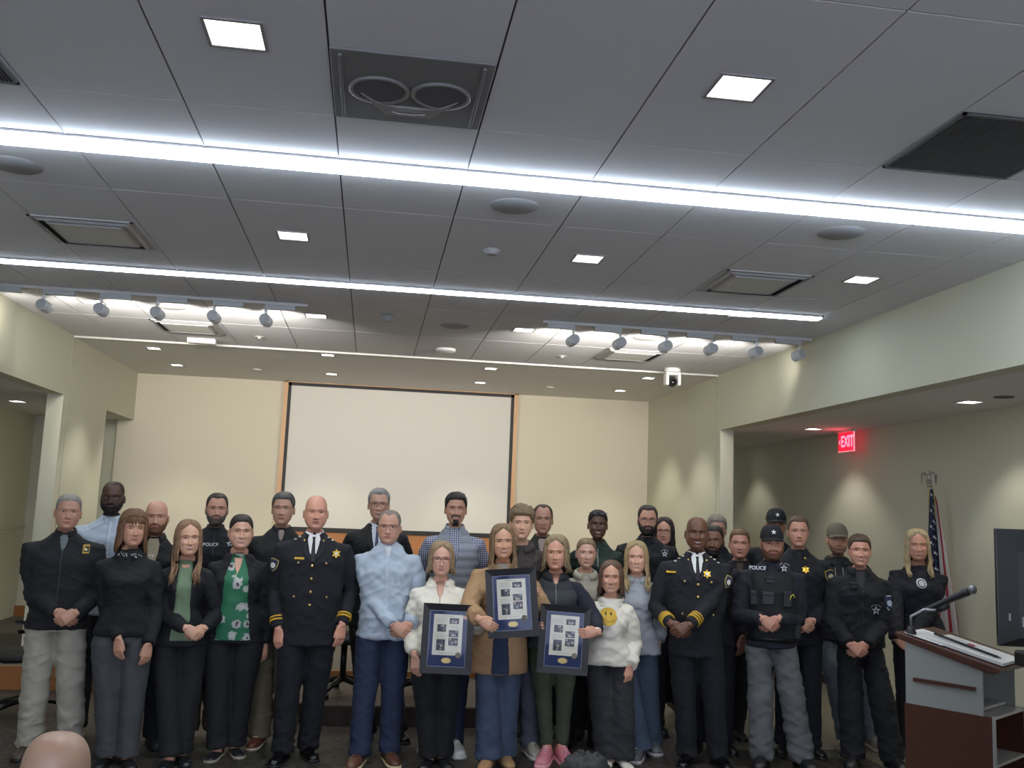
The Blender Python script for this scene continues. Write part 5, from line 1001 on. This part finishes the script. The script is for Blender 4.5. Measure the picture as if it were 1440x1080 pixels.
award_frame(720, 847.5, 6.45, -.09, -.05, 'framed certificate held highest, in front of the woman in camel coat')
award_frame(793, 899, 6.50, .04, -.05, 'framed certificate held by the blond woman in puffer vest')
# ------------------------------------------------------------------ foreground heads
def seated(px, py, y, label, skin, hair=None, sw=.23, top='#3a3d42'):
    p = Person(label, px, py, y, skin=skin, smile=0, sw=sw, arms=('none', 'none'), hair_h=.004, fat=1.1); return p
p = Person('balding man seated in the foreground, only the top of his head showing', 80, 1030, 2.7, skin='#ab8a7c', smile=0, sw=.24, arms=(('x',), ('x',)), hair_h=.0, hs=1.06, fat=1.05, yaw=PI, feet=None, nod=.25, turn=0)
p.top('shirt', '#3a3d42', hem=.5)
p.root.rotation_euler = (0, 0, 0)
p = Person('person with dark curly hair in the foreground, just the hair top visible', 822, 1056, 3.4, skin='#8a6450', smile=0, sw=.22, arms=(('x',), ('x',)), hs=1.0, yaw=PI, turn=0, hair_h=.03, feet=None)
p.hair('tousled', '#121113', th=.024, hl=.15, spike=.02, rough=.6); p.top('shirt', '#1c1d20', hem=.5)
# ------------------------------------------------------------------ lectern
lx, ly, LA = 3.445, 5.16, math.radians(35)
r = empty('lectern', (lx, ly, 0), LA, 'walnut and frosted acrylic lectern with slanted top at lower right', 'lectern')
WAL = mat('#4a2c22', .35, 'wood', scale=12, amt=.3); ACR = mat('#929491', .22)
# local: y towards the audience (high end), -x side faces the camera
W2, D2 = .235, .235
mb = MB(); mb.prism([(-.285, 1.0), (-.275, 1.012), (.285, 1.14), (.292, 1.128), (.27, 1.10), (-.245, .972)], 0, -.265, .265); mb.build('slanted_top', WAL, r, bevel=.004)
for sd in (-1, 1):
    mb = MB(); mb.prism([(-D2+.05, .745), (-D2+.05, .985), (D2, 1.10), (D2, .745)], 0, sd*W2-.006, sd*W2+.006); mb.build('acrylic_side', ACR, r)
mb = MB(); mb.box(-W2, W2, D2-.008, D2+.008, .745, 1.10); mb.build('acrylic_back', ACR, r)
mb = MB(); mb.box(-W2+.01, W2-.01, -D2+.1, D2-.02, .75, .765); mb.build('shelf', mat('#9fa1a0', .2), r)
mb = MB(); mb.box(-W2-.022, -W2-.006, -.15, .19, .873, .893); mb.build('wood_rail', WAL, r)
mb = MB(); mb.box(-W2-.012, -W2+.012, -D2, D2+.01, 0, .745); mb.box(W2-.012, W2+.012, -D2, D2+.01, 0, .745); mb.box(-W2, W2, D2-.01, D2+.01, 0, .745); mb.build('cabinet', WAL, r)
mb = MB()
for z in (.73, .48, .24, .02): mb.box(-W2+.012, W2-.012, -D2, D2-.01, z, z+.015)
mb.box(-W2-.013, -W2+.014, -D2-.006, -D2+.004, 0, .75); mb.box(W2-.014, W2+.013, -D2-.006, -D2+.004, 0, .75); mb.build('shelf_edges', mat('#a3a5a6', .3, metal=.3), r)
LM = Matrix.Translation((lx, ly, 0)) @ Matrix.Rotation(LA, 4, 'Z')
sl = math.atan2(.128, .56)
SM = LM @ Matrix.Translation((0, 0, 1.0775)) @ Matrix.Rotation(sl, 4, 'X')
def on_top(name, bx, m, label, cat, rz=0, dx=0, dy=0, dz=0, group=None):
    mb = MB(); mb.box(*bx); o = mb.build(name, m); o.matrix_world = SM @ Matrix.Translation((dx, dy, dz)) @ Matrix.Rotation(rz, 4, 'Z'); tag(o, label, cat, group); return o
def ruled(o, w, h, z):
    mb = MB()
    for k in range(14): yy = h*.42-k*h*.06; mb.box(-w*.42, w*.42-(.02 if k % 4 == 3 else 0), yy, yy+.0015, z, z+.0004)
    mb.build('printed_lines', mat('#8d8d8a', .8), o)
o = on_top('paper_sheet', (-.14, .14, -.11, .11, 0, .002), mat('#d6d7d6', .8), 'white printed sheet at the upper end of the lectern top', 'paper', .04, -.09, .15, .003); ruled(o, .28, .2, .002)
o = on_top('paper_stack', (-.15, .15, -.20, .20, 0, .016), mat('#c9cac8', .8), 'thick stack of white papers on the lower half of the lectern', 'papers', .03, -.06, -.08, .003); ruled(o, .28, .36, .016)
mb = MB(); mb.box(.02, .08, .02, .06, .0161, .0168); mb.build('red_heading', mat('#8d3038', .7), o)
mb = MB(); mb.tube([(-.2, 0, .004), (.17, 0, .004)], .007, 10); mb.tube([(.17, 0, .004), (.19, 0, .004)], [.006, .002], 8); o = mb.build('pen', mat('#1c1820', .3), smooth=True); o.matrix_world = SM @ Matrix.Translation((-.12, -.06, .026)) @ Matrix.Rotation(-PI/2-.10, 4, 'Z'); tag(o, 'dark pen lying along the paper stack on the lectern', 'pen')
# microphone on gooseneck
base = SM @ Vector((-.20, .23, .012)); tip_ = on_y(1318, 851, base.y-.04); hd = on_y(1363, 831, base.y-.16)
r = empty('microphone', base, 0, 'dark handheld microphone with silver grille clipped on lectern gooseneck', 'microphone')
b0 = Vector((0, 0, 0)); tp_ = tip_-base; hp_ = hd-base
mb = MB(); mb.lathe([(.002, .03), (.018, .03), (.022, .015), (.03, .0), (.03, -.01), (.002, -.01)], n=20); mb.build('base', mat('#1a1b1d', .4), r, smooth=True)
md = (hp_-tp_).normalized(); s0 = tp_-md*.10
mb = MB(); mid = tp_+md*.02-Vector((0, 0, .03)); mb.tube([b0+Vector((0, 0, .02)), b0+Vector((.0, 0, .09)), b0.lerp(mid, .45)+Vector((0, 0, .07)), b0.lerp(mid, .8)+Vector((0, 0, .02)), mid], .0075, 10); mb.build('gooseneck', mat('#8b8d90', .3, metal=.8), r, smooth=True)
mb = MB(); mb.tube([s0, s0+md*.02, hp_-md*.04, hp_-md*.01, hp_-md*.0], [.012, .0135, .022, .024, .020], 18); mb.build('mic_body', mat('#17181c', .35), r, smooth=True)
mb = MB(); mb.tube([mid-md*.03, mid+md*.05], .018, 14); mb.build('mic_clip', mat('#0f1012', .5), r, smooth=True)
mb = MB(); mb.ell(hp_+md*.018, (.027, .027, .027), 18, 12); mb.build('grille', mat('#8a8b8d', .4, metal=.7), r, smooth=True)
# ------------------------------------------------------------------ flag
fx, fy_ = on_y(1307, 700, 7.7).x, 7.7; ft = on_y(1305, 662, 7.7).z
r = empty('flag', (fx, fy_, 0), 0, 'United States flag on a pole with eagle finial behind the blond woman', 'flag')
mb = MB(); mb.lathe([(.002, 0), (.15, 0), (.15, .02), (.05, .05), (.03, .09), (.002, .09)], n=28); mb.build('base', mat('#b39a55', .35, metal=.6), r, smooth=True)
mb = MB(); mb.tube([(0, 0, .05), (0, 0, ft-.14)], .014, 14); mb.build('pole', mat('#c9b98c', .35), r, smooth=True)
mb = MB(); mb.tube([(0, 0, ft-.14), (0, 0, ft-.11)], [.02, .02], 12); mb.ell((0, 0, ft-.095), (.03, .03, .014), 14, 8); mb.ell((0, 0, ft-.055), (.016, .014, .035), 12, 8); mb.ell((.004, -.012, ft-.012), (.011, .014, .011), 10, 6); mb.tube([(.006, -.02, ft-.012), (.01, -.034, ft-.016)], [.005, .001], 6)
for sd in (-1, 1):
    for k in range(6):
        a = .25+.16*k; p0 = Vector((sd*.012, .004, ft-.04)); p1 = Vector((sd*(.045+.006*k), .004, ft-.012-.004*k)); p2 = Vector((sd*(.058+.002*k), .006, ft-.03-.019*k)); mb.tube([p0, p1, p2], [.006, .007, .002], 6, .6)
mb.build('eagle_finial', mat('#a5a39a', .3, metal=.8), r, smooth=True)
# hanging cloth: vertical folds, canton with stars on top, stripes below
def flagmat():
    m = bpy.data.materials.new('material'); m.use_nodes = True; nt = m.node_tree; N = nt.nodes; L = nt.links; b = N['Principled BSDF']; b.inputs['Roughness'].default_value = .7
    tc = N.new('ShaderNodeUVMap'); sp = N.new('ShaderNodeSeparateXYZ'); L.new(tc.outputs[0], sp.inputs[0])
    a = N.new('ShaderNodeMath'); a.operation = 'MULTIPLY'; a.inputs[1].default_value = 6.5; L.new(sp.outputs[1], a.inputs[0]); f = N.new('ShaderNodeMath'); f.operation = 'FRACT'; L.new(a.outputs[0], f.inputs[0]); g = N.new('ShaderNodeMath'); g.operation = 'LESS_THAN'; g.inputs[1].default_value = .5; L.new(f.outputs[0], g.inputs[0])
    mx = N.new('ShaderNodeMix'); mx.data_type = 'RGBA'; mx.inputs[6].default_value = lin('#c9c6c2')+(1,); mx.inputs[7].default_value = lin('#8e1c2b')+(1,); L.new(g.outputs[0], mx.inputs[0]); L.new(mx.outputs[2], b.inputs['Base Color']); return m
mb = MB(); n, mz = 60, 30; Zt, Zb = ft-.16, .55; P = []; uv = []; F = []
def flag_pt(u, v):
    w = .04+.16*v**.6+.10*v; ang = u*PI*7; x = (u-.25)*w*1.15+.01+.16*v*0; y = -.02-.045*(.25+v)*math.sin(ang)-.02*math.sin(ang*.5); return Vector((x, y, Zt+(Zb-Zt)*v-.10*u*(1-v)))
for i in range(mz+1):
    for j in range(n+1): P.append(flag_pt(j/n, i/mz)); uv.append((i/mz*1.3, j/n))
for i in range(mz):
    for j in range(n): a = i*(n+1)+j; F.append((a, a+1, a+n+2, a+n+1))
canton = [k for k, f in enumerate(F) if (k//n) < mz*.52 and (k % n) < n*.56]
me = bpy.data.meshes.new('mesh'); me.from_pydata([tuple(p) for p in P], [], F); me.materials.append(flagmat()); me.materials.append(mat('#1a1f3d', .75))
uvl = me.uv_layers.new(name='UVMap')
for li, l_ in enumerate(me.loops): uvl.data[li].uv = uv[l_.vertex_index]
cs = set(canton)
for k, pl in enumerate(me.polygons): pl.material_index = 1 if k in cs else 0; pl.use_smooth = True
o = bpy.data.objects.new('flag_cloth', me); COL.objects.link(o); o.parent = r; sm = o.modifiers.new('s', 'SOLIDIFY'); sm.thickness = .002; fc = o
for i in range(11):
    for j in range(5):
        mb = MB()
        u, v = .05+.11*j+(.05 if i % 2 else 0), .03+.045*i
        if u > .55: continue
        c = flag_pt(u, v); t = (flag_pt(u+.01, v)-c).normalized(); nn = Vector((t.y, -t.x, 0)); nn = nn if nn.y < 0 else -nn; c = c+nn*.004; pts = star_pts(0, 0, .017, .007); mb.add([c]+[c+t*a+Vector((0, 0, b)) for a, b in pts], [(0, q+1, (q+1) % 10+1) for q in range(10)]); mb.build('star', mat('#d6d6d6', .7), fc)
mb = MB(); mb.tube([(.012, -.02, ft-.13), (.02, -.045, ft-.25), (.012, -.06, ft-.42)], [.004, .007, .003], 6); mb.build('gold_cord', mat('#8d8040', .6), r)
# ------------------------------------------------------------------ display on stand at the right edge
d0 = on_y(1398, 743, 4.6); zb = on_y(1412, 908, 4.6).z; z1 = d0.z; zc = (z1+zb)/2; hh = (z1-zb)/2
r = empty('television', (d0.x, 4.6, 0), 0, 'black flat television on a stand at the right edge, seen from behind', 'television'); r.rotation_euler = (0, 0, math.radians(-14))
mb = MB(); Wd = 1.1
mb.prism([(0, z1), (0, zb), (Wd, zb), (Wd, z1)], 1, -.012, .012); mb.build('screen_panel', mat('#17181b', .3), r, bevel=.004)
vs = [(0.006, -.012, z1-.006), (Wd-.006, -.012, z1-.006), (Wd-.006, -.012, zb+.006), (.006, -.012, zb+.006), (.09, -.06, z1-.12), (Wd-.09, -.06, z1-.12), (Wd-.09, -.06, zb+.05), (.09, -.06, zb+.05)]
mb = MB(); mb.add(vs, [(0, 1, 5, 4), (1, 2, 6, 5), (2, 3, 7, 6), (3, 0, 4, 7), (4, 5, 6, 7), (0, 3, 2, 1)]); mb.build('back_cover', mat('#2a2d2e', .5), r)
mb = MB(); mb.box(.15, .19, -.085, -.06, zc-.16, zc+.17); mb.box(.22, .8, -.09, -.06, zc-.05, zc+.05); mb.build('mount_bracket', mat('#0e0f11', .5), r)
for z in (zc-.15, zc-.165):
    mb = MB(); mb.box(.045, .062, -.04, -.033, z-.018, z+.018) if z > zc-.16 else mb.box(.1, .112, -.066, -.06, z-.03, z+.02); mb.build('port', mat('#8f9294', .4), r)
mb = MB(); mb.box(.5, .58, -.06, -.0, .06, zb+.2); mb.box(.3, .9, -.2, .3, .03, .06); mb.box(.3, .36, -.2, .3, 0, .03); mb.box(.84, .9, -.2, .3, 0, .03); mb.build('stand', mat('#1a1b1d', .4), r)
# equipment cart under the display
ca = on_y(1425, 925, 3.85)
r = empty('equipment_cart', (ca.x+.25, 3.6, 0), 0, 'pale equipment cart with black top at the right picture edge', 'cart'); zt = ca.z
mb = MB(); mb.box(-.22, .35, -.22, .22, .1, zt-.03); mb.build('body', mat('#a9aba6', .5), r, bevel=.006)
mb = MB(); mb.box(-.25, .38, -.25, .25, zt-.03, zt+.035); mb.build('black_top', mat('#111214', .4), r, bevel=.01)
mb = MB(); mb.tube([(-.22, -.1, zt+.045), (-.1, -.16, zt+.075), (.1, -.2, zt+.10)], .012, 10); mb.build('handle', mat('#c9c8c0', .4), r, smooth=True)
mb = MB()
for x in (-.18, .3):
    for y in (-.18, .18): mb.lathe([(.002, -.02), (.05, -.02), (.05, .02), (.002, .02)], n=18, M=Matrix.Translation((x, y, .05)) @ Matrix.Rotation(PI/2, 4, 'Y'))
    
mb.box(-.2, .32, -.2, .2, .06, .1); mb.build('caster_base', mat('#151618', .6), r)
# ------------------------------------------------------------------ swivel chairs behind the group
def chair():
    r = empty('swivel_chair', (0, 0, 0), 0, 'x', 'chair', 'swivel chairs on the dais'); BK = mat('#17191d', .6, 'cloth', scale=200, amt=.15); PL = mat('#101114', .4)
    mb = MB(); mb.rings([[Vector((x*k_, y*k_, z)) for x, y in [(-.23, -.22), (0, -.25), (.23, -.22), (.26, 0), (.22, .22), (0, .24), (-.22, .22), (-.26, 0)]] for k_, z in ((.86, .43), (1, .445), (1, .48), (.9, .50))]); mb.build('seat', BK, r, smooth=True)
    mb = MB(); R = []
    for i in range(9): t = i/8; z = .56+.5*t; w = .21+.035*math.sin(t*PI); yb = .22+.06*t; R.append([Vector((w*a, yb+.03*a*a*-1+dy, z)) for a, dy in ((-1, 0), (-.5, -.0), (0, 0), (.5, 0), (1, 0), (1, .04), (.5, .045), (0, .05), (-.5, .045), (-1, .04))])
    mb.rings(R); mb.build('backrest', BK, r, smooth=True)
    mb = MB(); mb.tube([(0, .2, .46), (0, .29, .48), (0, .30, .62)], .02, 8); mb.build('back_support', PL, r, smooth=True)
    for sd in (-1, 1): mb = MB(); mb.tube([(sd*.22, .05, .46), (sd*.30, .05, .50), (sd*.30, .05, .66), (sd*.29, -.12, .68), (sd*.29, .14, .68)], .016, 8); mb.build('armrest', PL, r, smooth=True)
    mb = MB(); mb.tube([(0, 0, .43), (0, 0, .12)], [.03, .025], 12); mb.build('gas_column', mat('#3a3b3d', .3, metal=.6), r, smooth=True)
    mb = MB()
    for k in range(5): a = 2*PI*k/5+.3; mb.tube([(0, 0, .13), (.16*math.cos(a), .16*math.sin(a), .10), (.29*math.cos(a), .29*math.sin(a), .065)], [.03, .022, .016], 8)
    mb.build('star_base', PL, r, smooth=True)
    for k in range(5):
        a = 2*PI*k/5+.3; mb = MB(); mb.lathe([(.002, -.02), (.024, -.022), (.026, 0), (.024, .022), (.002, .02)], n=14, M=Matrix.Translation((.29*math.cos(a), .29*math.sin(a), .026)) @ Matrix.Rotation(PI/2, 4, 'Y')); mb.build('caster', PL, r, smooth=True)
    return r
ch0 = chair()
spots = [(-2.62, 8.25, 0, -1.2, 'dark swivel chair at the far left, behind the man in khakis'), (-1.85, 8.6, 0, .5, 'dark swivel chair between the khaki man and the bobbed woman'), (-.15, 8.42, .155, .2, 'dark swivel chair behind the bald officer and blue-shirt man'), (.52, 8.4, .155, -.4, 'dark swivel chair behind the blue-shirt man and older woman'), (1.42, 8.5, .155, .3, 'dark swivel chair behind the teenage boy'), (2.75, 8.45, 0, -.5, 'dark swivel chair behind the girl in jeans and the Black chief')]
for i, (x, y, z, rz, lb) in enumerate(spots):
    o = ch0 if i == 0 else copy_tree(ch0); o.location = (x, y, z); o.rotation_euler = (0, 0, rz); o['label'] = lb
